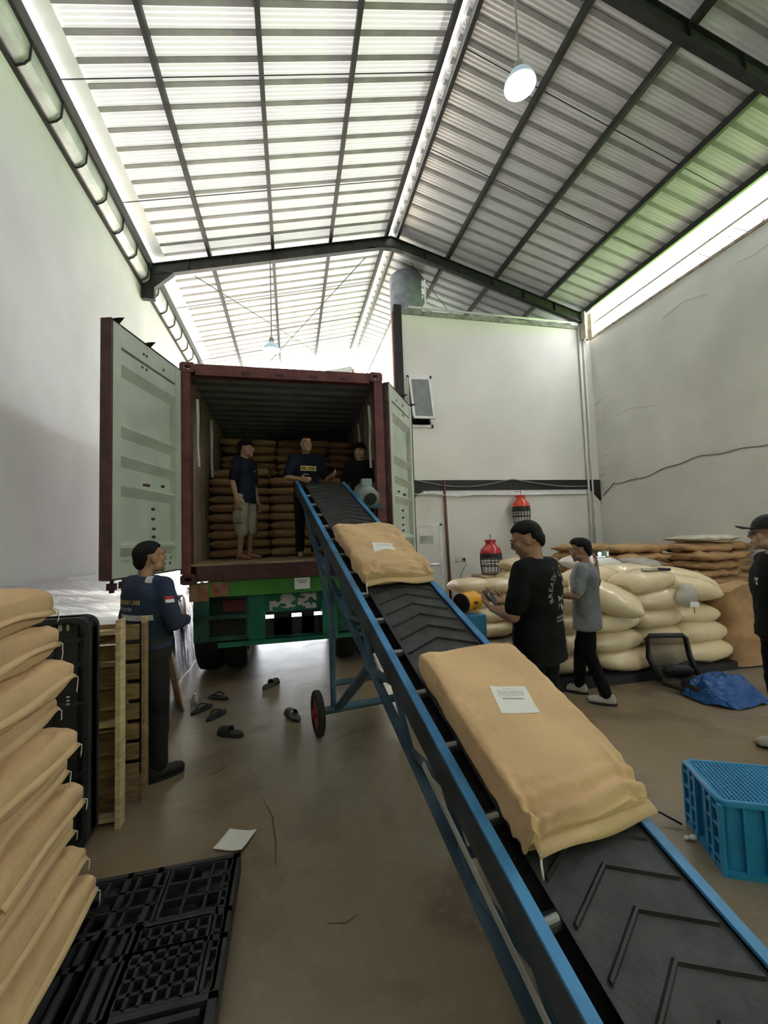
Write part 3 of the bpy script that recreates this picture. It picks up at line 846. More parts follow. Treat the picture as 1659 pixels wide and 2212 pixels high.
# sacks stowed inside the container
CS = [sack_mesh('kraft_sack', .80, .44, .150, 4, 3.2, k, .012, 'kraft_shaded', 14, 8, e=.35) for k in range(4)]
rr = random.Random(11)
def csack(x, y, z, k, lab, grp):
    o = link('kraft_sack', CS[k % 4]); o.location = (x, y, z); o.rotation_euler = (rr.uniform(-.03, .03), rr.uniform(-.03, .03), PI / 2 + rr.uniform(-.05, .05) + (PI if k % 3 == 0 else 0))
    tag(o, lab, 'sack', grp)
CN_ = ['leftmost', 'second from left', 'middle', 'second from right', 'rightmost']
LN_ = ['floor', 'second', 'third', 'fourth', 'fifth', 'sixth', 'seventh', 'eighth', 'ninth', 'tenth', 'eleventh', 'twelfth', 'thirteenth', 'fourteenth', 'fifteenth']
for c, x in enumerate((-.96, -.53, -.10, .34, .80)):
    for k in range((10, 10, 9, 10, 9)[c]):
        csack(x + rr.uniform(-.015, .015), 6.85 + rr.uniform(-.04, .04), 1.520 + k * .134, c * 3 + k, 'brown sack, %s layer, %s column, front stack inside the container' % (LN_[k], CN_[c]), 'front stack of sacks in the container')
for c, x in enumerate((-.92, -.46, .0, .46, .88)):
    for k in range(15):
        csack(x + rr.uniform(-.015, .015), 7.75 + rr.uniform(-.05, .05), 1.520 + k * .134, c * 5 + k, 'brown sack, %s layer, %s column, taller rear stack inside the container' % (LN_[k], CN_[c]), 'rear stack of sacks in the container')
# ================================================================== conveyor
mat('conv_blue', (0.055, 0.225, 0.46), rough=0.45, var=0.18, scale=6)
mat('conv_steel', (0.055, 0.105, 0.155), rough=0.55, var=0.25, scale=5)
mat('conv_web', (0.045, 0.055, 0.065), rough=0.55, var=0.25, scale=5)
mat('belt', (0.034, 0.035, 0.036), rough=0.55, var=0.25, scale=8, bump=0.2, bscale=60)
mat('belt_cleat', (0.022, 0.022, 0.023), rough=0.5, var=0.2, scale=8)
mat('motor_grey', (0.23, 0.27, 0.26), rough=0.5, var=0.1)
mat('wheel_red', (0.28, 0.025, 0.025), rough=0.5, var=0.1)
mat('pale_strip', (0.42, 0.42, 0.38), rough=0.7, var=0.15)
CO = V((0.09, 5.30, 2.40)); CD = V((0.133, -0.903, -0.409)).normalized(); CU = V((0.989, 0.1455, 0)); CU.normalize(); CN = CD.cross(CU) * -1
if CN.z < 0: CN = -CN
def CV(t, u, n=0.0): return CO + CD * t + CU * u + CN * n
cv = thing('belt_conveyor', 'long blue inclined belt conveyor rising into the container', 'conveyor', (0.62, 3.6, 0.0))
TE = 5.42
def cbox(b, t0, t1, u0, u1, n0, n1):
    ps = [CV(t, u, n) for n in (n0, n1) for u in (u0, u1) for t in (t0, t1)]
    b.add(ps, [(0, 1, 3, 2), (4, 6, 7, 5), (0, 4, 5, 1), (2, 3, 7, 6), (0, 2, 6, 4), (1, 5, 7, 3)])
# rails
for u0, u1, uw in ((-.018, .024, -.018), (.60, .642, .632)):
    b = MB(); cbox(b, -.12, TE, u0, u1, -.012, .0); b.build('rail_flange', 'conv_blue', cv)
    b = MB(); cbox(b, -.12, TE, uw, uw + .010, -.13, -.012); b.build('rail_web', 'conv_web', cv)
    b = MB(); cbox(b, -.12, TE, u0, u1, -.14, -.13); b.build('rail_lower_flange', 'conv_web', cv)
    LD = .30
    b = MB(); cbox(b, .95, 5.0, u0, u1, -LD - .035, -LD); b.build('lower_chord', 'conv_steel', cv)
    for t0, n0, t1, n1 in ((.55, -.14, .97, -LD - .01), (5.0, -LD - .01, 5.3, -.14)):
        b = MB(); b.beam(CV(t0, (u0 + u1) / 2, n0), CV(t1, (u0 + u1) / 2, n1), .035, .03); b.build('chord_end', 'conv_steel', cv)
    t = 1.0; k = 0
    while t < 4.95:
        b = MB(); a, c = (-.14, -LD) if k % 2 == 0 else (-LD, -.14)
        b.beam(CV(t, (u0 + u1) / 2, a), CV(t + .3, (u0 + u1) / 2, c), .026, .026); b.build('lattice_brace', 'conv_steel', cv)
        t += .3; k += 1
t = .4
while t < 5.3:
    b = MB(); b.tube(CV(t, .02, -.053), CV(t, .61, -.053), .03, n=12); b.build('roller', 'black_paint', cv)
    b = MB(); b.tube(CV(t, .024, -.03), CV(t, .085, -.03), .012, n=8); b.build('roller_pin', 'steel_grey', cv)
    t += .32
for t in (1.2, 2.2, 3.2, 4.2, 5.0):
    b = MB(); b.beam(CV(t, .0, -.29), CV(t, .63, -.29), .03, .03, CN); b.build('cross_tie', 'conv_steel', cv)
b = MB(); cbox(b, 3.86, 4.75, -.026, -.019, -.205, -.175); b.build('scraped_strip', 'pale_strip', cv)
# belt: loop round two drums
b = MB(); rings = []
pts = []
R = .065
for k in range(9):
    a = PI / 2 + PI * k / 8; pts.append((-.10 + R * math.cos(a), -.02 - R + R * math.sin(a)))
N2 = 30
for k in range(N2 + 1): pts.append((-.10 + (TE - .05 + .10) * k / N2, -.02 - 2 * R))
for k in range(1, 9):
    a = -PI / 2 + PI * k / 8; pts.append((TE - .05 + R * math.cos(a), -.02 - R + R * math.sin(a)))
for k in range(1, N2): pts.append((TE - .05 - (TE + .05) * k / N2, -.02))
n = len(pts)
vs = [CV(t, u, q) for u in (.09, .598) for t, q in pts]
b.add(vs, [(i, (i + 1) % n, n + (i + 1) % n, n + i) for i in range(n)])
belt = b.build('belt', 'belt', cv, smooth=40)
for t in (-.10, TE - .05):
    b = MB(); b.tube(CV(t, .05, -.02 - R), CV(t, .61, -.02 - R), R - .004, n=20); b.build('drum', 'black_paint', cv)
# chevron cleats, each V one piece
cm = MB()
def cl(u, tt, q): return V((u, tt, q))
def chev(b, t):
    ua, ub, um = .115, .573, .344
    ap = -.105
    def P(u, dt, q): return CV(t + ap * (1 - abs(u - um) / (um - ua)) + dt, u, q)
    for ux, uy in ((ua, um), (um, ub)):
        w = .011
        ps = [P(ux, -w, -.021), P(uy, -w, -.021), P(uy, w, -.021), P(ux, w, -.021), P(ux, -w * .4, -.008), P(uy, -w * .4, -.008), P(uy, w * .4, -.008), P(ux, w * .4, -.008)]
        b.add(ps, [(0, 1, 2, 3), (4, 7, 6, 5), (0, 4, 5, 1), (1, 5, 6, 2), (2, 6, 7, 3), (3, 7, 4, 0)])
t = .12
while t < 5.3:
    b = MB(); chev(b, t); o = b.build('cleat', 'belt_cleat', belt) if False else None
    me = b.mesh('cleat', 'belt_cleat', org=cv.location); o = link('cleat', me, belt); t += .128
# drive motor beside the upper end
b = MB(); mo = CV(.46, .765, .0)
b.lathe([(.0, -.15), (.10, -.15), (.125, -.13), (.125, -.02), (.115, -.02), (.115, .16), (.10, .18), (0, .18)], mo, 28, axis=-CD)
mt_ = b.build('motor', 'motor_grey', cv, smooth=40)
for k in range(16):
    a = 2 * PI * k / 16; bb = MB(); r1 = CU * math.cos(a) + CN * math.sin(a)
    bb.beam(mo + r1 * .118 - CD * .0, mo + r1 * .118 - CD * .15, .006, .02, r1); me = bb.mesh('cooling_fin', 'motor_grey', org=cv.location); link('cooling_fin', me, mt_)
b = MB(); b.box(CV(.40, .765, .14), (.12, .13, .09)); me = b.mesh('terminal_box', 'motor_grey', org=cv.location); link('terminal_box', me, mt_)
b = MB(); b.lathe([(.0, 0), (.075, 0), (.08, .01), (.02, .012)], CV(.61, .765, .0), 20, axis=CD); me = b.mesh('fan_grille', 'black_paint', org=cv.location); link('fan_grille', me, mt_)
b = MB(); cbox(b, .2, .62, .64, .95, -.115, -.095); b.build('motor_shelf', 'conv_steel', cv)
# undercarriage
AX = V((.33, 3.74, .20))
CH = V((.989, .1455, 0))
for q, ztop in ((AX, 1.42), (AX + CH * .62, 1.42)):
    b = MB(); b.tube(q, (q.x, q.y, ztop), .026, n=12); b.build('leg', 'conv_steel', cv)
b = MB(); b.tube(AX - CH * .14, AX + CH * .78, .034, n=12); b.build('axle', 'conv_steel', cv)
b = MB(); b.tube(AX + V((0, 0, .22)), AX + CH * .62 + V((0, 0, .22)), .026, n=12); b.build('tie_tube', 'conv_steel', cv)
for s_ in (.04, .58):
    e = CV(3.05, .0 if s_ < .3 else .62, -.31)
    b = MB(); b.tube(AX + CH * s_, e, .034, .040, n=12); b.build('drag_brace', 'conv_steel', cv)
    b = MB(); b.tube(AX + CH * s_ + V((0, 0, .6)), CV(1.15, .0 if s_ < .3 else .62, -.31), .020, n=10); b.build('rear_brace', 'conv_steel', cv)
for s_ in (-.14, .78):
    c = AX + CH * s_; c.z = .19
    b = MB(); b.lathe([(.125, -.025), (.165, -.032), (.185, -.022), (.19, 0), (.185, .022), (.165, .032), (.125, .025)], c, 32, axis=CH, loop=True); w = b.build('wheel', 'rubber', cv, smooth=40)
    b = MB(); b.lathe([(0, -.02), (.13, -.02), (.13, .02), (0, .02)], c, 28, axis=CH); b.lathe([(0, -.05), (.035, -.05), (.035, .05), (0, .05)], c, 16, axis=CH)
    me = b.mesh('wheel_disc', 'wheel_red', org=cv.location, smooth=30); link('wheel_disc', me, w)
b = MB()
for u in (.0, .62): b.beam(CV(5.2, u, -.12), V((CV(5.2, u, 0).x, CV(5.2, u, 0).y, 0.0)), .04, .04, (0, 1, 0))
b.build('foot', 'conv_steel', cv)

# sacks riding on the belt
def belt_frame(t, u, n, yaw=0):
    x = (CD * math.cos(yaw) + CU * math.sin(yaw)); y = CN.cross(x)
    mm = Matrix((x, y, CN)).transposed().to_4x4(); mm.translation = CV(t, u, n); return mm
def label_print(parent, w, h, seed):
    rr = random.Random(seed); b = MB()
    def bar(x0, x1, y, hh): b.rng(x0, x1, y - hh / 2, y + hh / 2, .0015, .0022)
    bar(-.15 * w, .15 * w, .40 * h, .012 * h)
    for y in (.30, .25, .20, .14):
        x = -.36 * w
        while x < .34 * w:
            q = rr.uniform(.03, .10) * w; bar(x, min(x + q, .36 * w), y * h, .018 * h); x += q + rr.uniform(.01, .05) * w
    bar(-.30 * w, .28 * w, .02 * h, .03 * h)
    me = b.mesh('print', 'ink_faint'); o = link('print', me, parent); return o
def paper_sack(name, label, mw, L, W, H, seed, lab=None, crease=.02, end=None, na=14, na2=4, nb=7, amp=.008, thread=True, group=None, flange=.055, res=(56, 30), wave=.012, e=.5):
    o = bpy.data.objects.new(name, sack_mesh(name, L, W, H, na, nb, seed, amp, 'kraft', *res, e=e, crease=crease, na2=na2))
    COL.objects.link(o); o.matrix_world = mw; tag(o, label, 'sack', group)
    b = MB()
    def fl(u_, v_):
        y = (u_ - .5) * W * .97
        return V((L / 2 - .012 + flange * v_, y, -H * .02 + wave * math.sin(y * (9 + seed % 5) + seed) * (.4 + v_) - .02 * v_ * v_))
    b.grid(fl, 24, 3)
    f = link('sewn_flange', b.mesh('sewn_flange', 'seam_tape', smooth=True), o)
    sm = f.modifiers.new('thick', 'SOLIDIFY'); sm.thickness = .006
    if thread:
        b = MB(); b.path([(L / 2 + .03, -W * .47, -.01), (L / 2 + .05, -W * .485, -.03), (L / 2 + .065, -W * .48, -.06), (L / 2 + .07, -W * .47, -.085)], .004, 6); link('thread', b.mesh('thread', 'thread', smooth=True), o)
    if lab:
        lx, ly, lw, lh, ang = lab
        b = MB(); b.grid(lambda u_, v_: V(((u_ - .5) * lw, (v_ - .5) * lh, 0)), 14, 14)
        p = link('label_sticker', b.mesh('label_sticker', 'paper_white', smooth=True), o); p['label'] = 'white printed address label'
        p.location = (lx, ly, 0); p.rotation_euler = (0, 0, ang); pr = label_print(p, lw, lh, seed)
        bm = bmesh.new(); bm.from_mesh(o.data); tree = BVHTree.FromBMesh(bm); bm.free()
        for q, off in ((p, .002), (pr, .003)):
            for v in q.data.vertices:
                c = Matrix.Rotation(ang, 3, 'Z') @ V((v.co.x, v.co.y, 0)) + V((lx, ly, 1))
                hit = tree.ray_cast(c, V((0, 0, -1)))
                if hit[0] is not None: v.co.z = hit[0].z + off
            q.data.update()
    return o
paper_sack('kraft_sack', 'long tan paper sack on the belt nearest the camera, with white label', belt_frame(3.94, .375, .056), .92, .57, .145, 4, nb=11, lab=(-.05, .005, .18, .165, PI / 2 - .25), crease=.055, res=(120, 60))
paper_sack('kraft_sack', 'crumpled tan paper sack higher up the belt, with small white label', belt_frame(2.10, .345, .052), .96, .56, .145, 9, lab=(.10, .0, .17, .13, PI / 2 - .12), crease=.03, amp=.022, na2=5, nb=5, res=(120, 60))
# ================================================================== stack of paper sacks, left foreground
ORD = ['lowest', 'second', 'third', 'fourth', 'fifth', 'sixth', 'seventh', 'eighth', 'ninth', 'topmost', 'eleventh', 'twelfth', 'thirteenth', 'fourteenth', 'fifteenth']
rr = random.Random(21)
NS = 10
for k in range(NS):
    t = k / (NS - 1)
    yc = 1.86 - .26 * t + rr.uniform(-.02, .02); xe = -.90 + rr.uniform(-.035, .03) + (.03 if k == 0 else 0)
    mw = Matrix.Translation((xe - .44, yc, .235 + .1385 * k)) @ Matrix.Rotation(rr.uniform(-.06, .06) + (.05 if k == 9 else 0), 4, 'Z') @ Matrix.Rotation(rr.uniform(0, .05), 4, 'Y')
    lab = ('bottom tan paper sack of the left foreground stack' if k == 0 else ('top tan paper sack of the left foreground stack' if k == 9 else 'tan paper sack, %s from the bottom of the left foreground stack' % ORD[k]))
    o = paper_sack('kraft_sack', lab, mw, .88, .57, .165, 30 + k, crease=.010, na=10, na2=7.0, nb=3.6, amp=.013, wave=.007, e=.62, group='stack of tan sacks in the left foreground', thread=False, flange=.028)
    b = MB(); y0 = .57 * .47
    b.path([(.455, y0 - .01, -.01), (.462, y0 + .004, -.022), (.460, y0 + .008, -.04), (.463, y0 + .006 * rr.uniform(-1, 1), -.055), (.461, y0, -.05 - .04 * rr.random())], .0022, 6)
    link('thread', b.mesh('thread', 'thread', smooth=True), o)

# ================================================================== pallets
mat('pallet_black', (0.024, 0.025, 0.029), rough=0.5, var=0.2, scale=10)
pf = thing('plastic_pallet', 'black plastic pallet lying flat on the floor under the paper sacks', 'pallet', (-.88, 1.72, 0))
PX0, PX1, PY0, PY1, PT = -1.48, -.28, 1.16, 2.28, .145
def pbar(nm, x0, x1, y0, y1, z0=PT - .03, z1=PT):
    b = MB(); b.rng(x0, x1, y0, y1, z0, z1); return b.build(nm, 'pallet_black', pf)
for a in ((PX0, PX1, PY0, PY0 + .03), (PX0, PX1, PY1 - .03, PY1)): pbar('rim', *a, .05, PT)
for a in ((PX0, PX0 + .03, PY0, PY1), (PX1 - .03, PX1, PY0, PY1)): pbar('rim', *a, .05, PT)
for x in (-1.12, -.99, -.77, -.64): pbar('long_rib', x - .012, x + .012, PY0, PY1)
for y in (1.50, 1.62, 1.84, 1.96): pbar('cross_rib', PX0, PX1, y - .012, y + .012)
gx0, gx1, gy0, gy1 = -.60, -.31, 1.98, 2.25
def gridp(x0, x1, y0, y1, n, m_):
    for i in range(n + 1): x = x0 + (x1 - x0) * i / n; pbar('grid_bar', x - .006, x + .006, y0, y1)
    for j in range(m_ + 1): y = y0 + (y1 - y0) * j / m_; pbar('grid_bar', x0, x1, y - .006, y + .006)
gridp(-.97, -.60, 1.98, 2.25, 3, 3) ; gridp(-.63, -.36, 1.64, 1.95, 6, 6); gridp(-.34, -.30, 1.64, 2.25, 1, 8)
gridp(-.58, -.31, 1.98, 2.25, 3, 3)
for k in range(9): y = 1.19 + k * .047; pbar('deck_slat', -.63, -.33, y, y + .022)
for k in range(8): x = -.97 + k * .047; pbar('deck_slat', x, x + .022, 1.19, 1.97)
for k in range(10): x = -1.45 + k * .047; pbar('deck_slat', x, x + .02, 1.19, 2.25)
for x in (-1.4, -.88, -.38):
    for y in (1.25, 1.72, 2.19): pbar('foot_block', x - .07, x + .07, y - .07, y + .07, 0, PT - .03)
pbar('base_board', PX0 + .01, PX1 - .01, PY0 + .01, PY1 - .01, .04, .055)

ps = thing('plastic_pallet', 'black plastic pallet standing upright behind the paper sacks', 'pallet', (-1.7, 2.9, 0))
b = MB(); poly = []
W0, W1, ZT = -2.28, -1.18, 1.29
for cx_, cz_, a0 in ((W1 - .07, ZT - .07, 0), (W0 + .07, ZT - .07, 90), (W0 + .07, .07, 180), (W1 - .07, .07, 270)):
    for k in range(6): a = math.radians(a0 + 90 * k / 5); poly.append((cx_ + .07 * math.cos(a), 2.965, cz_ + .07 * math.sin(a)))
b.prism([(p[0], 2.875, p[2]) for p in poly], (0, .06, 0)); b.build('back_deck', 'pallet_black', ps)
inner = [(W0 + .5 * (W1 - W0) + (p[0] - (W0 + W1) / 2) * .955, p[1], ZT / 2 + (p[2] - ZT / 2) * .96) for p in poly]
b = MB(); n = len(poly)
vs = [V(p) + V((0, -.135, 0)) for p in poly] + [V(p) + V((0, -.135, 0)) for p in inner] + [V(p) for p in poly] + [V(p) for p in inner]
fs = []
for i in range(n):
    j = (i + 1) % n; fs += [(i, j, n + j, n + i), (i, 2 * n + i, 2 * n + j, j), (n + i, n + j, 3 * n + j, 3 * n + i)]
b.add(vs, fs); b.build('rim', 'pallet_black', ps)
for z in (.22, .40, .62, .80, 1.02, 1.16):
    b = MB(); b.rng(W0 + .03, W1 - .03, 2.858, 2.965, z - .012, z + .012); b.build('cross_rib', 'pallet_black', ps)
for x in (-2.1, -1.95, -1.8, -1.65, -1.5, -1.38, -1.26):
    b = MB(); b.rng(x - .01, x + .01, 2.862, 2.965, .04, ZT - .04); b.build('long_rib', 'pallet_black', ps)
mat('slot_pale', (0.62, 0.60, 0.50), rough=0.7)
for x, w in ((-1.345, .018), (-1.305, .012), (-1.262, .016)):
    b = MB(); b.rng(x - w / 2, x + w / 2, 2.868, 2.8745, 1.215, 1.25); b.build('pale_slot', 'slot_pale', ps)  # pale box painted in for light showing through a slot
for z in (1.02, 1.0, .98, .84, .82, .80):
    b = MB(); b.rng(-1.30, -1.285, 2.850, 2.858, z, z + .008); b.build('pale_slot', 'slot_pale', ps)
ps.location.y -= .10; ps.location.x += .03
mat('strap_red', (0.20, 0.045, 0.03), rough=0.7)
b = MB(); b.path([(-1.20, 2.83, .78), (-1.195, 2.82, .65), (-1.2, 2.825, .5), (-1.195, 2.83, .42)], .018, 8); b.build('red_strap', 'strap_red', ps)

mat('wood', (0.30, 0.185, 0.085), rough=0.75, var=0.18, scale=5, bump=0.3, bscale=30, stretch=(2, 2, 9), rand=0.15)
mat('wood_light', (0.60, 0.46, 0.26), rough=0.75, var=0.14, scale=5, bump=0.3, bscale=30, stretch=(2, 2, 7), rand=0.12)
def wood_pallet(label, y0, flip, xr, zt):
    t = thing('wooden_pallet', label, 'pallet', (xr - .5, y0 + .06, 0))
    ys = (y0, y0 + .10) if not flip else (y0 + .02, y0 + .12)
    for x in (xr - .025, xr - .52, xr - 1.02):
        b = MB(); b.rng(x - .014, x + .014, ys[0] + (.06 if flip else 0), ys[1] - (0 if flip else .02), 0, zt); b.build('stringer', 'wood_light', t)
    yb = y0 + .10 if not flip else y0
    for k in range(9):
        z = .03 + k * (zt - .14) / 8.2
        b = MB(); b.rng(xr - 1.05, xr - .03, yb, yb + .02, z, z + .098); b.build('deck_board', 'wood', t)
    if not flip:
        for k in (0, 4, 8):
            z = .0 + k * (zt - .12) / 8; b = MB(); b.rng(xr - 1.05, xr - .05, y0 + .03, y0 + .095, z + .03, z + .055); b.build('spacer', 'wood_light', t)
        for k in range(9):
            z = .03 + k * (zt - .14) / 8.2
            b = MB(); b.rng(xr - 1.05, xr - .03, y0 + .050, y0 + .10, z - .012, z - .002); b.build('lip', 'wood', t)
    else:
        b = MB(); b.rng(xr - .012, xr + .006, y0, y0 + .075, 0.0, zt - .03); b.build('end_board', 'wood', t)
    return t
wood_pallet('wooden slatted pallet on edge next to the upright black plastic pallet', 2.88, False, -1.03, 1.235)
wood_pallet('wooden pallet on edge directly beside the man in navy uniform', 3.11, True, -.985, 1.20)

# ================================================================== foil covered pile along the left wall
def foil_mat():
    mt, nt, b = nodes_of('silver_foil'); N, L = nt.nodes, nt.links
    b.inputs['Base Color'].default_value = (0.80, 0.80, 0.84, 1); b.inputs['Metallic'].default_value = 0.9; b.inputs['Roughness'].default_value = 0.2
    tc = N.new('ShaderNodeTexCoord'); mp = N.new('ShaderNodeMapping'); mp.inputs['Rotation'].default_value = (0, 0, .5); mp.inputs['Scale'].default_value = (1.2, 6, 2)
    L.new(tc.outputs['Object'], mp.inputs['Vector'])
    nz = N.new('ShaderNodeTexNoise'); nz.inputs['Scale'].default_value = 2.2; nz.inputs['Detail'].default_value = 6; L.new(mp.outputs['Vector'], nz.inputs['Vector'])
    bp = N.new('ShaderNodeBump'); bp.inputs['Strength'].default_value = .7; bp.inputs['Distance'].default_value = .08
    L.new(nz.outputs['Fac'], bp.inputs['Height']); L.new(bp.outputs['Normal'], b.inputs['Normal']); MATS['foil'] = mt
foil_mat()
fp = [(-2.84, 1.29), (-2.3, 1.19), (-1.8, 1.09), (-1.52, 1.03), (-1.44, .95), (-1.41, .5), (-1.38, .01)]
def foil(u, v):
    q = u * (len(fp) - 1); i = min(int(q), len(fp) - 2); f = q - i
    x = fp[i][0] * (1 - f) + fp[i + 1][0] * f; z = fp[i][1] * (1 - f) + fp[i + 1][1] * f
    y = 3.9 + 5.4 * v
    z += (.06 * abs(noise.noise(V((x * .6 + y * .6, y * 2.6 - x * 2.6, 0)))) + .03 * noise.noise(V((x * 1.2 + y * 1.1, y * 2.2 - x * 2, 0))) + .015 * noise.noise(V((x * 5, y * 5, 1)))) * min(1, z)
    if v < .06: z *= (v / .06) ** .5
    if u > .6: x += .03 * noise.noise(V((y * 3, z * 2, 5)))
    return V((x, y, max(.005, z)))
b = MB(); b.grid(foil, 40, 120)
tag(b.build('foil_cover', 'foil', smooth=True), 'crinkled silver foil sheet covering a pile along the left wall', 'cover')
# cardboard sheets leaning behind the man
mat('card', (0.58, 0.43, 0.27), rough=0.8, var=0.1, scale=2)
for k, (x0, y0, w, h, lab) in enumerate(((-1.10, 4.62, .5, 1.02, 'tan cardboard sheet leaning behind the man in navy, nearer the sandals'), (-1.19, 4.40, .5, .98, 'tan cardboard sheet leaning behind the man in navy, nearer the pallets'))):
    b = MB(); p = V((x0, y0, 0.0)); dl = V((-.40, .92, 0)) ; up_ = V((-.17, -.04, 1)).normalized() * h
    b.prism([p, p + dl * w, p + dl * w + up_, p + up_], V((.012, .013, 0))); tag(b.build('cardboard_sheet', 'card'), lab, 'cardboard')
b = MB(); b.lathe([(.05, 0), (.05, .05), (.03, .09), (.02, .12), (.0, .12)], (-1.02, 4.78, 0), 16); tag(b.build('metal_bottle', 'chrome', smooth=40), 'small shiny metal flask on the floor by the cardboard', 'flask')

# ================================================================== sandals, paper
mat('sandal', (0.018, 0.019, 0.022), rough=0.6, var=0.2)
mat('sandal_grey', (0.05, 0.052, 0.045), rough=0.65, var=0.2)
def sole(L=.26, W=.095, h=.022):
    pts = []
    for k in range(28):
        a = 2 * PI * k / 28; x = math.cos(a) * L / 2; wv = W / 2 * (1.0 + .12 * math.cos(a) - .18 * math.exp(-((x + .01) / .04) ** 2))
        pts.append(V((x, math.sin(a) * wv, 0)))
    b = MB(); rings = [[p * .97 for p in pts], pts, [p + V((0, 0, h)) for p in pts], [V((p.x * .96, p.y * .95, h + .003)) for p in pts]]
    b.loft(rings); return b
def flip_flop(label, loc, rz, mt='sandal'):
    o = thing('flip_flop', label, 'sandal', (*loc, .001), 'black sandals left on the floor', rz)
    link('sole', sole().mesh('sole', mt, smooth=40), o)
    for s_ in (-1, 1):
        b = MB(); b.path([(.075, 0, .024), (.06, s_ * .018, .045), (.02, s_ * .038, .058), (-.02, s_ * .046, .045), (-.035, s_ * .046, .02)], [.006, .008, .010, .009, .007], 6); link('strap', b.mesh('strap', mt, smooth=True), o)
    return o
def slide(label, loc, rz, mt='sandal'):
    o = thing('slide_sandal', label, 'sandal', (*loc, .001), 'black sandals left on the floor', rz)
    link('sole', sole(.27, .105, .03).mesh('sole', mt, smooth=40), o)
    b = MB()
    def band(u, v): a = PI * v; return V((.0 + .10 * u - .0, -.053 * math.cos(a), .02 + .062 * math.sin(a) ** .8 - .012 * u))
    b.grid(band, 6, 14); q = link('band', b.mesh('band', mt, smooth=True), o); sm = q.modifiers.new('thick', 'SOLIDIFY'); sm.thickness = .008
    return o
slide('black slide sandal nearest the camera, lying sideways', (-.56, 3.95), 2.6)
slide('grey slide sandal beside the red conveyor wheel', (-.02, 4.15), 2.0, 'sandal_grey')
slide('dark slide sandal by itself in front of the trailer bumper', (-.27, 5.10), .9, 'sandal_grey')
flip_flop('black flip flop farthest back of the three together', (-.81, 4.88), 2.6)
flip_flop('black flip flop touching the metal flask by the cardboard', (-.92, 4.60), .9)
flip_flop('black flip flop closest to the camera of the three together', (-.75, 4.40), 1.0)
def sheet(u, v): return V((-.39 + .16 * u - .07 * v, 2.69 - .06 * u - .15 * v, .006 + .02 * (u - .5) ** 2 + .03 * max(0, v - .6) ** 2 + .02 * max(0, u - .7)))
b = MB(); b.grid(sheet, 10, 10); pp = b.build('paper_sheet', 'paper_white', smooth=True); sm = pp.modifiers.new('thick', 'SOLIDIFY'); sm.thickness = .001
tag(pp, 'single blank white paper sheet lying on the floor', 'paper')

# ================================================================== clear bags of pellets
PB = [sack_mesh('pellet_bag', .74, .50, .27, 2.6, 2.5, 50 + k, .012, 'pellets', 26, 14, e=.03, taper=.38) for k in range(4)]
PBW = sack_mesh('white_bag', .78, .52, .26, 2.4, 2.3, 61, .02, mat('white_bag', (0.78, 0.78, 0.75), rough=.35, var=.06, coat=.4), 26, 14, e=.04, taper=.2)
rr = random.Random(5)
def pbag(label, x, y, z, rz=0, k=0, tilt=(0, 0), sc=1.0, grp='clear bags of cream pellets by the right wall'):
    o = link('pellet_bag', PB[k % 4]); o.location = (x, y, z); o.rotation_euler = (tilt[0], tilt[1], rz); o.scale = (sc, sc, sc); tag(o, label, 'bag', grp); return o
rows = [('bottom row', .225), ('second row up', .44), ('third row up', .655), ('fourth row up', .87)]
posn = ['behind the grey shirted man', 'just right of the grey shirted man', 'middle of the row', 'right end of the row']
for r, (rn, z) in enumerate(rows):
    for c, x in enumerate((2.95, 3.60, 4.18, 4.74)):
        if r == 3 and c in (1, 3): continue
        pbag('clear pellet bag in the front %s, %s' % (rn, posn[c]), x + rr.uniform(-.05, .05) - .02 * r, 4.22 + rr.uniform(-.04, .04) + (.05 if c == 0 else 0), z, rr.uniform(-.12, .12), r + c, (0, rr.uniform(-.05, .08)), rr.uniform(.96, 1.04))
        if r < 3 or c in (0, 3): pass
for r, z in enumerate((.225, .44, .655, .87)):
    for c, x in enumerate((3.3, 3.95, 4.6)):
        pbag('clear pellet bag packed behind the front rows, %s layer, %s' % (('lowest', 'second', 'third', 'upper')[r], ('left', 'centre', 'right')[c]), x, 4.78, z, rr.uniform(-.15, .15), r + c + 1, (0, 0), 1.0)
pbag('big glossy pellet bag slumped over the pile next to the grey shirt', 3.48, 4.12, .93, -.55, 1, (.25, .35), 1.06)
pbag('pellet bag heaped on top under the scraper', 4.05, 4.18, 1.07, .1, 2, (.0, -.08), 1.0)
pbag('plump pellet bag on the heap directly below the white bag', 3.72, 4.65, 1.08, .35, 3, (0, -.05), 1.05)
pbag('pellet bag at the heap crest behind the scraper', 4.35, 4.72, 1.08, -.1, 0, (0, .05), 1.1)
pbag('long pellet bag hanging off the right side of the heap', 4.92, 4.45, 1.0, -.12, 1, (0, .28), 1.1)
pbag('pellet bag lying under the small tagged clear bag', 4.62, 4.15, .97, -.3, 2, (0, .22), 1.0)
b = bpy.data.objects.new('white_bag', PBW); COL.objects.link(b); b.location = (4.15, 5.15, 1.22); b.rotation_euler = (0, .08, .12); tag(b, 'white opaque bag on top of the pellet bags', 'bag')
for r, z in enumerate((.225, .44, .655, .87)):
    pbag('clear pellet bag at the back of the pile, %s layer' % ('lowest', 'second', 'third', 'upper')[r], 4.2, 5.3, z, .1, r, (0, 0), 1.0)
mat('pallet_edge', (0.018, 0.018, 0.02), rough=.6)
t = thing('plastic_pallet', 'low black pallet under the clear pellet bags', 'pallet', (4.0, 4.5, 0))
for y in (3.98, 4.5, 5.1):
    b = MB(); b.rng(2.6, 5.1, y - .03, y + .03, 0, .07); b.build('runner', 'pallet_edge', t)
for k in range(9):
    b = MB(); b.rng(2.6, 5.1, 3.95 + k * .145, 4.06 + k * .145, .07, .09); b.build('deck_board', 'pallet_edge', t)
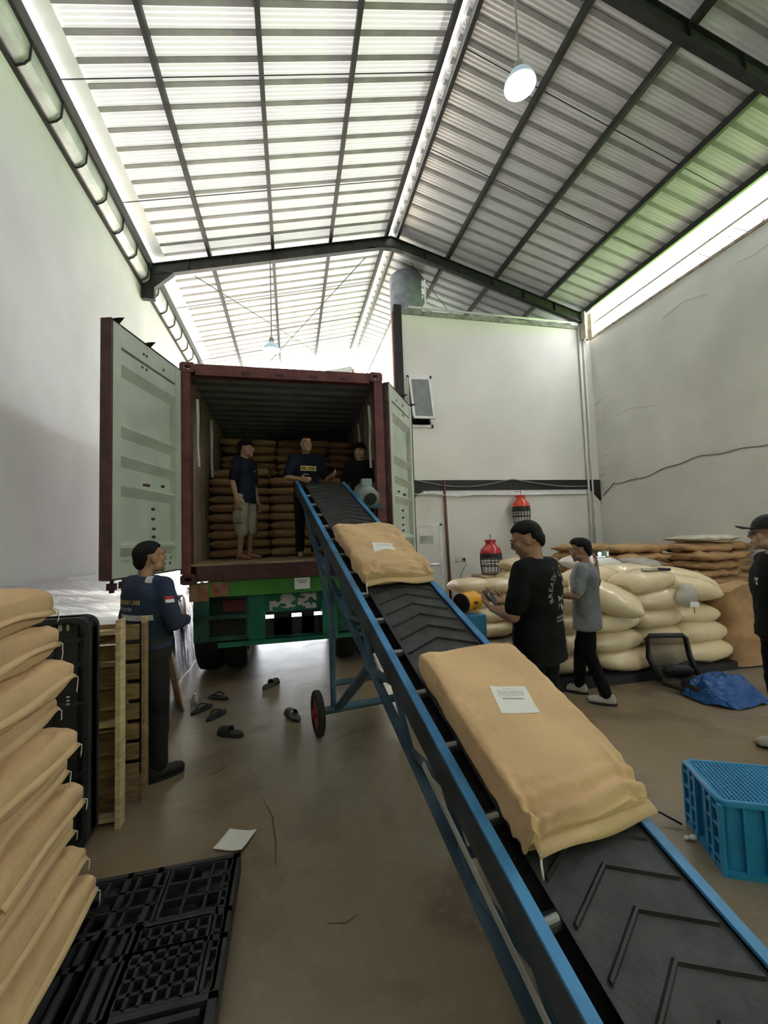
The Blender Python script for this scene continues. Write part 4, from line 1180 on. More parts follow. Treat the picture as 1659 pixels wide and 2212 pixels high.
# clear crumpled plastic and tagged bag
def clear_mat():
    mt, nt, b = nodes_of('clear_film'); N, L = nt.nodes, nt.links
    b.inputs['Base Color'].default_value = (.62, .60, .56, 1); b.inputs['Roughness'].default_value = .22; b.inputs['Alpha'].default_value = .55
    tc = N.new('ShaderNodeTexCoord'); nz = N.new('ShaderNodeTexNoise'); nz.inputs['Scale'].default_value = 14; nz.inputs['Detail'].default_value = 5
    L.new(tc.outputs['Object'], nz.inputs['Vector']); bp = N.new('ShaderNodeBump'); bp.inputs['Strength'].default_value = 1; bp.inputs['Distance'].default_value = .03
    L.new(nz.outputs['Fac'], bp.inputs['Height']); L.new(bp.outputs['Normal'], b.inputs['Normal']); MATS['film'] = mt
clear_mat()
def lump(name, c, r, seed, mt, amp=.25, fr=5.0, nu=28, nv=18):
    b = MB(); b.ell(c, r, nu, nv); c = V(c)
    for i, p in enumerate(b.v):
        d = p - c; q = d * fr + V((seed, 0, 0)); f = 1 + amp * (noise.noise(q) + .6 * noise.noise(q * 2.4)); b.v[i] = c + d * f
    return b
b = lump('x', (4.92, 5.1, 1.14), (.34, .25, .13), 3, 'film'); tag(b.build('plastic_wad', 'film', smooth=True), 'crumpled clear plastic wad behind the pellet heap', 'plastic')
t = thing('tagged_bag', 'small clear plastic bag with a white tag on the heap', 'bag', (4.35, 3.86, .88))
b = lump('x', (4.35, 3.88, .92), (.13, .07, .13), 8, 'film', .2, 9); b.build('bag', 'film', t, smooth=True)
b = MB(); b.box((4.36, 3.79, .83), (.12, .004, .055), (0, .08, 0)); b.build('tag', 'paper_white', t)
b = MB(); b.rng(4.35, 4.357, 3.79, 3.795, .73, .80); b.build('tag_string', 'strap_red', t)
t = thing('scraper', 'pale scraper with black handle lying on the pellet heap', 'tool', (4.1, 4.05, 1.20))
b = MB(); b.beam((3.98, 4.08, 1.215), (4.14, 4.04, 1.215), .05, .03); b.build('blade', 'post_pale', t)
b = MB(); b.beam((4.14, 4.04, 1.215), (4.29, 4.0, 1.205), .04, .035); b.build('handle', 'cable_black', t, bevel=.01)
# tall tan sack standing at the right of the pile
b = MB(); rings = []
for j in range(13):
    z = .02 + .92 * j / 12; sh = 1 - .05 * math.sin(j * 1.3); ring = []
    for k in range(28):
        a = 2 * PI * k / 28; ring.append(V((5.38 + .32 * sh * sgnp(math.cos(a), .6), 4.15 + .22 * sh * sgnp(math.sin(a), .6), z + (.05 * math.sin(a * 3) if j == 12 else 0))) + V((noise.noise(V((a * 2, z * 5, 0))) * .02, 0, 0)))
    rings.append(ring)
b.loft(rings); tag(b.build('paper_sack', 'kraft_brown', smooth=40), 'tall upright brown paper sack at the right end of the pellet bags', 'sack')
# folded brown sacks stacked by the right wall
FB = [sack_mesh('folded_sack', 1.0, .66, .15, 5, 2.6, 70 + k, .048, 'kraft_brown', 22, 12, e=.25, taper=.08) for k in range(4)]
rr = random.Random(8)
lay = ['lowest', 'second', 'third', 'fourth', 'fifth', 'sixth', 'seventh', 'eighth', 'ninth', 'tenth', 'top']
for c, (x, y, n, nm) in enumerate(((6.35, 5.35, 11, 'nearest the capped man'), (5.45, 5.75, 11, 'middle'), (5.35, 6.75, 11, 'farthest back'), (7.05, 5.75, 11, 'against the right wall'))):
    for k in range(n):
        o = link('folded_sack', FB[(k + c) % 4]); o.location = (x + rr.uniform(-.04, .04), y + rr.uniform(-.04, .04), .075 + k * .128); o.rotation_euler = (rr.uniform(-.02, .02), rr.uniform(-.02, .02), rr.uniform(-.1, .1) + (PI if k % 2 else 0))
        tag(o, 'brown folded sack, %s layer of the %s brown stack' % (lay[min(k, 10)] if k < n - 1 else 'top', nm), 'sack', 'brown folded sacks by the right wall')
b = bpy.data.objects.new('folded_sack', FB[0]); COL.objects.link(b); b.location = (6.45, 5.4, 1.50); b.scale = (.95, .9, .6); b.rotation_euler = (0, 0, .03)
b.data = FB[0].copy(); b.data.materials[0] = mat('sack_pale', (.58, .55, .44), rough=.8); tag(b, 'pale woven sack spread on top of the brown stack', 'sack')

# pellet bags beside the room door, blower
rr = random.Random(15)
for k, (x, y, z, rz, lab) in enumerate(((3.15, 6.35, .14, .1, 'lowest, near the yellow blower'), (3.05, 6.4, .36, -.1, 'second from the floor'), (2.98, 6.45, .58, .15, 'third from the floor'), (2.92, 6.55, .82, .2, 'leftmost on top'), (3.45, 6.5, .80, .1, 'on top right below the bird cage'), (3.72, 6.35, .36, 0, 'behind the black shirted man, low'), (3.7, 6.4, .58, 0, 'behind the black shirted man, middle'), (3.75, 6.4, .14, 0, 'behind the black shirted man, floor level'), (4.2, 7.2, 1.08, .3, 'at the top, right of the lower bird cage'), (4.15, 7.15, .85, .1, 'second highest beside the lower cage'))):
    pbag('pellet bag heaped by the room door, ' + lab, x, y, z, rz, k, (0, .03), 1.0, 'pellet bags heaped by the room door')
for k, z in enumerate(()):
    pbag('pellet bag low behind the lower bird cage, layer %s' % ('one', 'two', 'three')[k], 4.0, 7.5, z, .1, k, (0, 0), 1.1, 'pellet bags heaped by the room door')
mat('yellow', (0.75, 0.36, 0.02), rough=.45, var=.08)
mat('blue_box', (0.03, 0.20, 0.36), rough=.5, var=.1)
t = thing('air_blower', 'yellow drum blower on a blue stand behind the conveyor', 'blower', (2.42, 5.5, 0))
ax = V((-.86, -.5, -.02)).normalized(); c0 = V((2.42, 5.52, .735))
b = MB(); b.lathe([(.115, -.15), (.13, -.14), (.135, .0), (.13, .14), (.118, .15), (.0, .15)][::-1], c0, 28, axis=-ax) if False else b.lathe([(.0, -.15), (.125, -.15), (.135, -.14), (.135, .14), (.125, .15), (.0, .15)], c0, 28, axis=ax); b.build('drum', 'yellow', t, smooth=40)
b = MB(); b.lathe([(.128, .15), (.138, .152), (.138, .175), (.11, .18), (.10, .155), (.0, .155)], c0, 28, axis=ax); b.build('mouth_ring', 'cable_black', t, smooth=40)
b = MB(); b.rng(2.5, 2.53, 5.46, 5.52, .56, .66); b.rng(2.33, 2.36, 5.5, 5.56, .56, .66); b.build('bracket', 'yellow', t)
b = MB(); b.rng(2.28, 2.62, 5.38, 5.66, .30, .57); b.build('motor_box', 'blue_box', t, bevel=.01)
b = MB()
for x in (2.3, 2.6):
    for y in (5.4, 5.64): b.rng(x - .015, x + .015, y - .015, y + .015, 0, .3)
b.build('stand', 'blue_box', t)
b = MB()
for k in range(3): b.box(c0 + V((.03 + k * .022, -.125, .0)), (.014, .03, .035), (0, 0, .4))
b.build('stencil', 'ink', t)

# ================================================================== bird cages
mat('cage_red', (0.55, 0.02, 0.03), rough=.3, var=.08, coat=.5)
mat('cage_orange', (0.70, 0.07, 0.02), rough=.3, var=.08, coat=.5)
mat('cage_dark', (0.035, 0.035, 0.03), rough=.5)
def cage(label, c, r, h, top, hang):
    x, y, z = c
    t = thing('bird_cage', label, 'bird cage', c, 'red topped bird cages')
    b = MB(); zt = z + h
    b.lathe([(r * .55, h), (r * .58, h - .02), (r * .48, h - .03), (r * .46, h - .09), (r * .62, h - .13), (r * .9, h - .19), (r, h - .27), (r * .99, h - .27), (r * .6, h - .14), (r * .44, h - .09), (r * .4, h - .01)], c, 28, loop=True); b.build('dome', top, t, smooth=50)
    b = MB(); b.lathe([(r * .98, h - .36), (r * 1.0, h - .27), (r * .97, h - .27), (r * .95, h - .36)], c, 28, loop=True); b.build('skirt', 'cage_dark', t, smooth=40)
    for k in range(18):
        a = 2 * PI * k / 18; d = V((math.cos(a), math.sin(a), 0)); b = MB(); b.path([V(c) + d * r * .98 + V((0, 0, h - .3)), V(c) + d * r + V((0, 0, h * .35)), V(c) + d * r * .88 + V((0, 0, .01))], .006, 5); b.build('bar', 'cage_dark', t)
    for q, rr_ in ((h - .36, 1.0), (h * .45, 1.0), (h * .25, .97), (.01, .88)):
        b = MB(); pts = [V(c) + V((math.cos(2 * PI * k / 24) * r * rr_, math.sin(2 * PI * k / 24) * r * rr_, q)) for k in range(25)]; b.path(pts, .009, 5); b.build('hoop', 'cage_dark', t)
    b = MB(); b.tube(V(c) + V((0, 0, .0)), V(c) + V((0, 0, .03)), r * .86, n=24); b.build('tray', 'ply', t)
    b = MB(); b.tube(V(c) + V((-r * .8, 0, h * .35)), V(c) + V((r * .8, 0, h * .35)), .012, n=8); b.build('perch', 'ply', t)
    b = MB(); b.path([V(c) + V((0, 0, h - .01)), V(c) + V((0, 0, h + .05)), V(c) + V((.02, 0, h + .08)), V(c) + V((0, 0, h + .10)), V(c) + V((-.015, 0, h + .085))], .007, 6); b.build('hook', 'cage_dark', t)
    if hang: b = MB(); b.tube(V(c) + V((0, 0, h + .09)), V(hang), .006, n=5); b.build('hanger', 'cage_dark', t)
cage('orange red topped bird cage hung high on the room wall', (5.28, 8.76, 1.90), .205, .66, 'cage_orange', (5.28, 8.96, 2.66))
cage('crimson topped bird cage standing among the pellet bags', (3.92, 7.72, .86), .215, .70, 'cage_red', None)
b = MB(); b.rng(3.6, 4.25, 7.4, 8.0, 0, .86); tag(b.build('carton', 'card', bevel=.01), 'tan carton standing under the lower bird cage', 'carton')

# ================================================================== blue crate
mat('crate_blue', (0.018, 0.235, 0.46), rough=.38, var=.06)
cr = thing('plastic_crate', 'upturned blue plastic crate with mesh base on the floor', 'crate', (2.37, 1.745, 0), rotz=math.atan2(-.447, .894))
CL_, CW_, CH_ = .60, .40, .355
def cpart(nm, *boxes):
    b = MB()
    for q in boxes: b.rng(*q)
    return link(nm, b.mesh(nm, 'crate_blue'), cr, bevel=.002)
def rrect(lx, ly, r, z, n=5):
    out = []
    for sx, sy, a0 in ((1, 1, 0), (-1, 1, 90), (-1, -1, 180), (1, -1, 270)):
        for k in range(n + 1):
            a = math.radians(a0 + 90 * k / n); out.append(V((sx * (lx / 2 - r) + r * math.cos(a), sy * (ly / 2 - r) + r * math.sin(a), z)))
    return out
b = MB(); b.loft([rrect(CL_ - .03, CW_ - .03, .03, .03), rrect(CL_ - .03, CW_ - .03, .03, CH_ - .03)], caps=False); link('wall', b.mesh('wall', 'crate_blue', smooth=40), cr)
b = MB(); o1 = rrect(CL_ + .005, CW_ + .005, .035, 0); o2 = rrect(CL_ + .005, CW_ + .005, .035, .03); i1 = rrect(CL_ - .035, CW_ - .035, .03, 0); i2 = rrect(CL_ - .035, CW_ - .035, .03, .03)
b.loft([i1, o1, o2, i2], caps=False); link('foot_rim', b.mesh('foot_rim', 'crate_blue', smooth=30), cr)
b = MB(); b.loft([rrect(CL_ - .04, CW_ - .04, .03, CH_ - .03), rrect(CL_, CW_, .035, CH_ - .025), rrect(CL_, CW_, .035, CH_ - .008), rrect(CL_ - .008, CW_ - .008, .035, CH_), rrect(CL_ - .04, CW_ - .04, .03, CH_), rrect(CL_ - .045, CW_ - .045, .03, CH_ - .008)], caps=False); link('top_rim', b.mesh('top_rim', 'crate_blue', smooth=30), cr)
for k in range(28):
    x = -CL_ / 2 + .03 + (CL_ - .06) * k / 27; cpart('mesh_bar', (x - .004, x + .004, -CW_ / 2 + .02, CW_ / 2 - .02, CH_ - .012, CH_ - .003))
for k in range(18):
    y = -CW_ / 2 + .03 + (CW_ - .06) * k / 17; cpart('mesh_bar', (-CL_ / 2 + .02, CL_ / 2 - .02, y - .004, y + .004, CH_ - .014, CH_ - .005))
cpart('base_sheet', (-CL_ / 2 + .02, CL_ / 2 - .02, -CW_ / 2 + .02, CW_ / 2 - .02, CH_ - .03, CH_ - .02))
for x in (-.20, -.11, -.02, .07, .16, .25):
    for s_ in (-1, 1): cpart('wall_rib', (x - .006, x + .006, s_ * (CW_ / 2 - .015), s_ * (CW_ / 2 + .001), .03, CH_ - .02))
for y in (-.19, -.115, -.055, .055, .115, .19):
    for s_ in (-1, 1): cpart('end_rib', (s_ * (CL_ / 2 - .015), s_ * (CL_ / 2 + .006), y - .012, y + .012, .0, CH_ - .02))
for z in (.06, .14, .22, .30):
    for s_ in (-1, 1):
        for y0, y1 in ((-.19, -.055), (.055, .19)): cpart('end_shelf', (s_ * (CL_ / 2 - .015), s_ * (CL_ / 2 + .004), y0, y1, z - .005, z + .005))
pipe_pts = [(1.55, 2.02, .01), (1.75, 2.12, .02), (1.9, 2.16, .06), (2.05, 2.1, .05), (2.12, 2.02, .02)]
b = MB(); b.path(pipe_pts, .006, 6); tag(b.build('black_cable', 'cable_black', smooth=True), 'thin black cable on the floor by the blue crate', 'cable')
b = MB(); b.ell((2.09, 1.93, .015), (.022, .015, .014), 10, 8); b.ell((2.06, 1.94, .012), (.016, .012, .011), 10, 8); tag(b.build('white_scrap', 'paper_white', smooth=True), 'tiny white scrap beside the blue crate', 'scrap')

# ================================================================== legless office chair with a blue plastic bag
mat('chair_black', (0.016, 0.016, 0.017), rough=.5)
glassy('chair_mesh', (0.06, 0.055, 0.045), .7, .72)
ch = thing('office_chair', 'black mesh backed office chair tipped low beside the pellet bags', 'chair', (3.95, 3.62, 0))
A = V((3.80, 3.76, .06)); B_ = V((4.20, 3.64, .06)); upc = V((-.03, .10, .46))
fr = []
for q in ((0, 0), (0, .5), (.04, .92), (.12, 1), (.88, 1), (.96, .92), (1, .5), (1, 0)):
    fr.append(A + (B_ - A) * (q[0] * 1.0 + (-.06 if q[0] < .5 else .0) * q[1]) + upc * q[1] + V((0, .05 * math.sin(PI * q[1]), 0)))
b = MB(); b.path(fr, [.028, .03, .026, .026, .026, .026, .03, .028], 10); b.build('back_frame', 'chair_black', ch, smooth=True)
b = MB()
def cmesh(u, v): return A + (B_ - A) * (.02 + .94 * u - .04 * v) + upc * (v * .98) + V((0, .05 * math.sin(PI * v) + .02 * math.sin(PI * u), 0))
b.grid(cmesh, 10, 10); b.build('mesh_panel', 'chair_mesh', ch, smooth=True)
b = MB(); b.ell(A + (B_ - A) * .5 + upc * .22 + V((0, -.01, 0)), (.16, .035, .07), 18, 10, (.0, 0, -.32)); b.build('lumbar_pad', 'chair_black', ch, smooth=True)
b = MB(); sc = V((4.04, 3.44, .07))
b.lathe([(.0, -.05), (.19, -.05), (.22, -.02), (.22, .03), (.19, .055), (0, .06)], sc, 24); b.build('seat', 'chair_black', ch, smooth=50)
b = MB(); b.beam((3.78, 3.72, .06), (3.86, 3.42, .05), .05, .04); b.build('armrest', 'chair_black', ch, bevel=.01)
b = MB(); b.path([(4.14, 3.6, .12), (4.34, 3.52, .12), (4.45, 3.44, .08)], .022, 8); b.build('armrest', 'chair_black', ch, smooth=True)
mt, nt, pb = nodes_of('blue_film'); pb.inputs['Base Color'].default_value = (.006, .10, .36, 1); pb.inputs['Roughness'].default_value = .18; pb.inputs['Transmission Weight'].default_value = .15; MATS['blue_film'] = mt
tcn = nt.nodes.new('ShaderNodeTexCoord'); nzn = nt.nodes.new('ShaderNodeTexNoise'); nzn.inputs['Scale'].default_value = 11; nzn.inputs['Detail'].default_value = 6; nzn.inputs['Distortion'].default_value = 1.0
bpn = nt.nodes.new('ShaderNodeBump'); bpn.inputs['Strength'].default_value = 1.0; bpn.inputs['Distance'].default_value = .05
nt.links.new(tcn.outputs['Object'], nzn.inputs['Vector']); nt.links.new(nzn.outputs['Fac'], bpn.inputs['Height']); nt.links.new(bpn.outputs['Normal'], pb.inputs['Normal'])
def bagf(u, v):
    a = 2 * PI * u; r = v
    x = 4.06 + (.34 * math.cos(a) + .06 * math.cos(2 * a)) * r; y = 3.33 + (.23 * math.sin(a) - .09 * math.cos(a)) * r
    z = .012 + .22 * (1 - r ** 2.6) + .07 * abs(noise.noise(V((x * 6, y * 8, 2)))) * (1 - r * .6) + .03 * noise.noise(V((x * 17, y * 15, 5))) * (1 - r * .5)
    return V((x + .03 * noise.noise(V((u * 9, v * 3, 0))), y + .03 * noise.noise(V((u * 9, v * 3, 4))), max(.006, z)))
b = MB(); b.grid(bagf, 72, 24); bb = b.build('blue_plastic_bag', 'blue_film', smooth=True); tag(bb, 'crumpled shiny blue plastic bag on the tipped chair', 'bag')
# ================================================================== people
mat('skin_a', (0.33, 0.175, 0.105), rough=.5, var=.05, scale=6)
mat('skin_b', (0.40, 0.225, 0.14), rough=.5, var=.05, scale=6)
mat('skin_c', (0.50, 0.30, 0.20), rough=.5, var=.05, scale=6)
mat('hair', (0.006, 0.0055, 0.005), rough=.7, var=.2, scale=20, bump=.5, bscale=90, spec=.2)
mat('lip', (0.30, 0.12, 0.09), rough=.5)
mat('eye_white', (0.6, 0.58, 0.55), rough=.3)
mat('tee_black', (0.009, 0.009, 0.0095), rough=.9, spec=.15, var=.2, scale=5, bump=.3, bscale=12)
mat('tee_navy', (0.010, 0.013, 0.024), spec=.15, rough=.9, var=.2, scale=5, bump=.3, bscale=12)
mat('uniform_navy', (0.018, 0.029, 0.068), rough=.8, var=.2, scale=5, bump=.35, bscale=10)
mat('shirt_grey', (0.19, 0.20, 0.215), rough=.85, var=.16, scale=5, bump=.4, bscale=9)
mat('trouser_black', (0.008, 0.008, 0.010), rough=.9, spec=.15, var=.2, scale=5, bump=.3, bscale=9)
mat('trouser_charcoal', (0.022, 0.022, 0.022), spec=.2, rough=.9, var=.2, scale=5, bump=.3, bscale=9)
mat('cargo_khaki', (0.30, 0.275, 0.205), rough=.85, var=.15, scale=5, bump=.3, bscale=10)
mat('shoe_black', (0.016, 0.016, 0.016), rough=.55, var=.2)
mat('shoe_pale', (0.50, 0.49, 0.43), rough=.6, var=.1)
mat('cap_black', (0.022, 0.023, 0.022), rough=.8, var=.15)
mat('yellow_print', (0.55, 0.42, 0.12), rough=.7)
mat('grey_print', (0.42, 0.42, 0.40), rough=.8)
mat('beige_print', (0.36, 0.34, 0.25), rough=.8)
mat('reflective', (0.55, 0.55, 0.52), rough=.4)
mat('flag_red', (0.55, 0.03, 0.05), rough=.7)

def cone(b, p0, r0, p1, r1, n=14):
    # rounded cone: two spheres and a frustum, all closed
    p0, p1 = V(p0), V(p1)
    b.ell(p0, (r0, r0, r0), n, 8); b.ell(p1, (r1, r1, r1), n, 8)
    if (p1 - p0).length > 1e-4: b.tube(p0, p1, r0, r1, n)
def chain(b, pts):
    for (p, r), (q, s_) in zip(pts, pts[1:]): cone(b, p, r, q, s_)
def body_loft(b, rings, n=26, pw=.85):
    rs = []
    for c, hx, hy in rings:
        c = V(c); rs.append([c + V((sgnp(math.cos(2 * PI * k / n), pw) * hx, sgnp(math.sin(2 * PI * k / n), pw) * hy, 0)) for k in range(n)])
    b.loft(rs)
def remesh(b, vox, smooth_it=3, fold=0.0, ffreq=9.0, seed=0):
    me = bpy.data.meshes.new('tmp'); me.from_pydata([tuple(p) for p in b.v], [], b.f)
    bm = bmesh.new(); bm.from_mesh(me); bmesh.ops.recalc_face_normals(bm, faces=bm.faces); bm.to_mesh(me); bm.free()
    o = bpy.data.objects.new('tmp', me); COL.objects.link(o)
    r = o.modifiers.new('r', 'REMESH'); r.mode = 'VOXEL'; r.voxel_size = vox
    if smooth_it:
        s_ = o.modifiers.new('s', 'SMOOTH'); s_.factor = .5; s_.iterations = smooth_it
    dg = bpy.context.evaluated_depsgraph_get()
    out = bpy.data.meshes.new_from_object(o.evaluated_get(dg))
    bpy.data.objects.remove(o); bpy.data.meshes.remove(me)
    if fold:
        out.update()
        co = [v.co.copy() for v in out.vertices]; no = [v.normal.copy() for v in out.vertices]
        for v, c, nn in zip(out.vertices, co, no):
            q = V((c.x * ffreq, c.y * ffreq, c.z * ffreq * 1.7 + seed))
            f = noise.noise(q + V((seed, 0, 0))) + .6 * noise.noise(V((q.x * 2 + q.z * .8, q.y * 2 - q.z * .6, q.z * 1.2 + seed)))
            v.co = c + nn * f * fold
    out.polygons.foreach_set('use_smooth', [True] * len(out.polygons)); out.update()
    return out

class Person:
    """local frame: x to the person's right, y forward, z up; feet on z = 0"""
    def __init__(s, label, loc, az, H, skin):
        s.k = H / 1.70; s.skin = skin
        s.o = thing('person', label, 'person', loc, None, -az)
    def part(s, name, me, mt, parent=None):
        me.materials.clear(); me.materials.append(MATS[mt]); return link(name, me, parent or s.o)
    def raw(s, name, b, mt, parent=None, smooth=True):
        return link(name, b.mesh(name, mt, smooth=smooth), parent or s.o)

def limb_default(k):
    return dict(
        hip=[V((-.095, 0, .90)) * k, V((.095, 0, .90)) * k], knee=[V((-.105, .015, .49)) * k, V((.105, .015, .49)) * k], ankle=[V((-.11, -.02, .085)) * k, V((.11, -.02, .085)) * k],
        toe=[V((-.13, .16, .03)) * k, V((.13, .16, .03)) * k],
        sh=[V((-.185, 0, 1.385)) * k, V((.185, 0, 1.385)) * k], elbow=[V((-.245, -.02, 1.10)) * k, V((.245, -.02, 1.10)) * k], wrist=[V((-.255, .06, .86)) * k, V((.255, .06, .86)) * k],
        neck=V((0, .0, 1.43)) * k, head=V((0, .025, 1.585)) * k, lean=V((0, 0, 0)))

def hand(b, wrist, direction, palm_n, k, curl=.5, thumb_side=None):
    """palm and five separate fingers; direction: wrist to knuckles; palm_n: the way the palm faces"""
    d = V(direction).normalized(); pn = V(palm_n); pn = (pn - d * pn.dot(d)).normalized(); side = d.cross(pn)
    if thumb_side is not None and side.dot(V(thumb_side)) < 0: side = -side
    w = V(wrist)
    for q in (-.026, -.009, .009, .026):
        cone(b, w + d * .012 * k + side * q * .7 * k, .014 * k, w + d * .088 * k + side * q * 1.05 * k, .0125 * k, 8)
    for q, L in ((.030, .070), (.010, .080), (-.010, .075), (-.030, .058)):
        p = w + d * .090 * k + side * q * k
        a = d
        segs = (.45, .33, .26); r = .0092 * k
        for j, f in enumerate(segs):
            ang = curl * (.55 + .45 * j)
            a = (a * math.cos(ang) + pn * math.sin(ang)).normalized()
            pq = p + a * L * f * k; cone(b, p, r, pq, r * .92, 8); p = pq; r *= .93
    p = w + d * .025 * k + side * .032 * k
    t1 = p + (d * .55 + side * .75 + pn * .25).normalized() * .042 * k
    t2 = t1 + (d * .85 + side * .15 + pn * .5 * (.5 + curl)).normalized() * .034 * k
    t3 = t2 + (d * .85 - side * .1 + pn * .6 * (.4 + curl)).normalized() * .026 * k
    cone(b, p, .013 * k, t1, .0115 * k, 8); cone(b, t1, .0115 * k, t2, .010 * k, 8); cone(b, t2, .010 * k, t3, .0085 * k, 8)

def make_person(label, loc, az, H, skin, pose, shirt, trousers, shoes, hair='short', long_sleeve=False, shorts=False, head_yaw=0, head_pitch=0, hands=None, glasses=None, cap=False, bulk=1.0, barefoot=False, hem=.86, seed=0):
    P = Person(label, loc, az, H, skin); k = P.k
    J = limb_default(k)
    for key, v in pose.items():
        if isinstance(v, list): J[key] = [V(q) * k if q is not None else J[key][i] for i, q in enumerate(v)]
        else: J[key] = V(v) * k
    ln = J['lean']
    HR = Matrix.Rotation(head_yaw, 3, 'Z') @ Matrix.Rotation(head_pitch, 3, 'X')
    hc = J['head']
    hp = lambda x, y, z: hc + HR @ (V((x, y, z)) * k * 1.02)
    # ---- body
    b = MB()
    def hell(c, r): b.ell(hp(*c), tuple(q * k * 1.02 for q in r), 20, 14, HR)
    hell((0, -.012, .035), (.074, .094, .082)); hell((0, .030, -.030), (.060, .062, .082)); hell((0, .048, -.075), (.040, .040, .034)); hell((0, .072, -.100), (.022, .018, .018))
    hell((0, -.035, -.02), (.062, .062, .075))
    for s_ in (-1, 1):
        hell((s_ * .040, .060, -.02), (.022, .022, .026)); hell((s_ * .074, -.008, -.012), (.010, .020, .032)); hell((s_ * .050, .018, -.070), (.020, .036, .030))
        hell((s_ * .030, .080, .026), (.022, .014, .009))
    chain(b, [(hp(0, .090, .015), .009 * k), (hp(0, .106, -.018), .013 * k)]); hell((0, .096, -.026), (.017, .013, .010))
    hell((0, .088, -.055), (.022, .010, .008)); hell((0, .086, -.069), (.020, .010, .008))
    nb = J['neck']
    chain(b, [(hp(0, -.025, -.05), .054 * k), (nb + V((0, -.012, .03)) * k, .055 * k), (nb + V((0, -.01, -.06)) * k, .075 * k)])
    torso = [((0, 0, .86), .150, .100), ((0, 0, .97), .145, .095), ((0, 0, 1.08), .140, .092), ((0, .005, 1.20), .155, .104), ((0, 0, 1.31), .165, .104), ((0, -.005, 1.39), .140, .085), ((0, -.008, 1.44), .075, .06)]
    def ring(c, hx, hy, f=1.0, grow=0.0):
        z = c[2]; t = max(0, min(1, (z - .90) / .53)); cc = V(c) * k + ln * t
        return (cc, (hx * f * bulk + grow) * k, (hy * f * bulk + grow) * k)
    body_loft(b, [ring(*q, f=.92) for q in torso])
    for i in (0, 1):
        sh, el, wr = J['sh'][i] , J['elbow'][i], J['wrist'][i]
        chain(b, [(sh, .052 * k), (sh.lerp(el, .5), .046 * k), (el, .038 * k), (el.lerp(wr, .3), .040 * k), (el.lerp(wr, .75), .030 * k), (wr, .026 * k)])
        hd = (hands or {}).get(i)
        if hd is None: hd = ((wr - el).normalized(), V((0, 0, 0)) + (V((1, 0, 0)) if i == 0 else V((-1, 0, 0))), .45, V((0, 1, 0)))
        hand(b, wr, hd[0], hd[1], k, hd[2], hd[3] if len(hd) > 3 else None)
        hpj, kn, an, toe = J['hip'][i], J['knee'][i], J['ankle'][i], J['toe'][i]
        chain(b, [(hpj, .075 * k), (hpj.lerp(kn, .5), .066 * k), (kn, .050 * k), (kn.lerp(an, .3), .052 * k), (kn.lerp(an, .75), .036 * k), (an, .034 * k)])
        heel = an + V((0, -.025, -.05)) * k
        chain(b, [(an, .034 * k), (heel, .030 * k)]); chain(b, [(an + V((0, .02, -.02)) * k, .032 * k), (an.lerp(toe, .55) + V((0, 0, -.012)) * k, .030 * k), (toe, .020 * k)])
    P.body = P.part('body', remesh(b, .0085 * k, 3), skin)
    # ---- face details
    for s_ in (-1, 1):
        q = MB(); q.ell(hp(s_ * .030, .0815, .008), (.0125 * k, .009 * k, .007 * k), 12, 8, HR); e = P.raw('eye', q, 'eye_white')
        q = MB(); q.ell(hp(s_ * .030, .0885, .008), (.0055 * k, .004 * k, .0055 * k), 10, 6, HR); P.raw('iris', q, 'hair', e)
        q = MB(); q.path([hp(s_ * .014, .0945, .027), hp(s_ * .032, .0935, .033), hp(s_ * .050, .081, .026)], [.003 * k, .004 * k, .0025 * k], 6); P.raw('eyebrow', q, 'hair')
    q = MB(); q.ell(hp(0, .0935, -.062), (.021 * k, .006 * k, .0075 * k), 14, 8, HR); P.raw('mouth', q, 'lip')
    # ---- hair
    q = MB(); q.ell((0, 0, 0), (1, 1, 1), 40, 26)
    amp = {'short': .013, 'full': .020, 'quiff': .017}[hair]
    nv = []
    for p in q.v:
        zs = .082 if p.z > 0 else .082 * (1 + .75 * max(0, min(1, .15 - p.y)))
        c = V((p.x * .074, p.y * .094 - .012, p.z * zs + .035)); n_ = p.normalized()
        r = amp + .004 * noise.noise(p * 9 + V((seed, 0, 0)))
        if hair in ('quiff', 'full'): r += .016 * max(0, p.y) * max(0, p.z) * (1.5 if hair == 'quiff' else .7)
        zl_ = .062 if p.y > .5 else (.062 - (.5 - p.y) * .10 if p.y > .15 else (.024 if p.y > -.32 else max(-.085, .024 - (-.32 - p.y) * .55)))
        if hair == 'full' and p.y > .3: zl_ -= .022
        f = (c.z - zl_) / .018
        f = max(0, min(1, f))
        if c.z < .0 and p.y < -.1: r += .004; 
        c2 = c + n_ * (r * f - .012 * (1 - f))
        if p.y < -.1 and c.z < .0: c2 += V((0, -.004, 0)) * f
        nv.append(hp(c2.x, c2.y, c2.z))
    q.v = nv
    if not cap: P.raw('hair', q, 'hair')
    else: P.raw('hair', q, 'hair')
    if cap:
        q = MB(); q.ell((0, 0, 0), (1, 1, 1), 36, 22); nv = []
        for p in q.v:
            zz = max(p.z, -.12); c = V((p.x * .088, p.y * .108 - .012, (zz * .095 if zz > 0 else zz * .10) + .05)); nv.append(hp(c.x, c.y, c.z))
        q.v = nv; cp = P.raw('cap', q, 'cap_black')
        q = MB()
        def brim(u, v):
            a = -1.05 + 2.1 * u; r0 = V((math.sin(a) * .086, math.cos(a) * .106 - .012, .045)); r1 = V((math.sin(a) * .080, math.cos(a) * .108 + .075, .045 - .012 + .014 * (1 - abs(a))))
            c = r0.lerp(r1, v); return hp(c.x, c.y, c.z + .012 * math.cos(a * 1.2) * v)
        q.grid(brim, 18, 6); br = P.raw('brim', q, 'cap_black', cp); sm = br.modifiers.new('thick', 'SOLIDIFY'); sm.thickness = .005
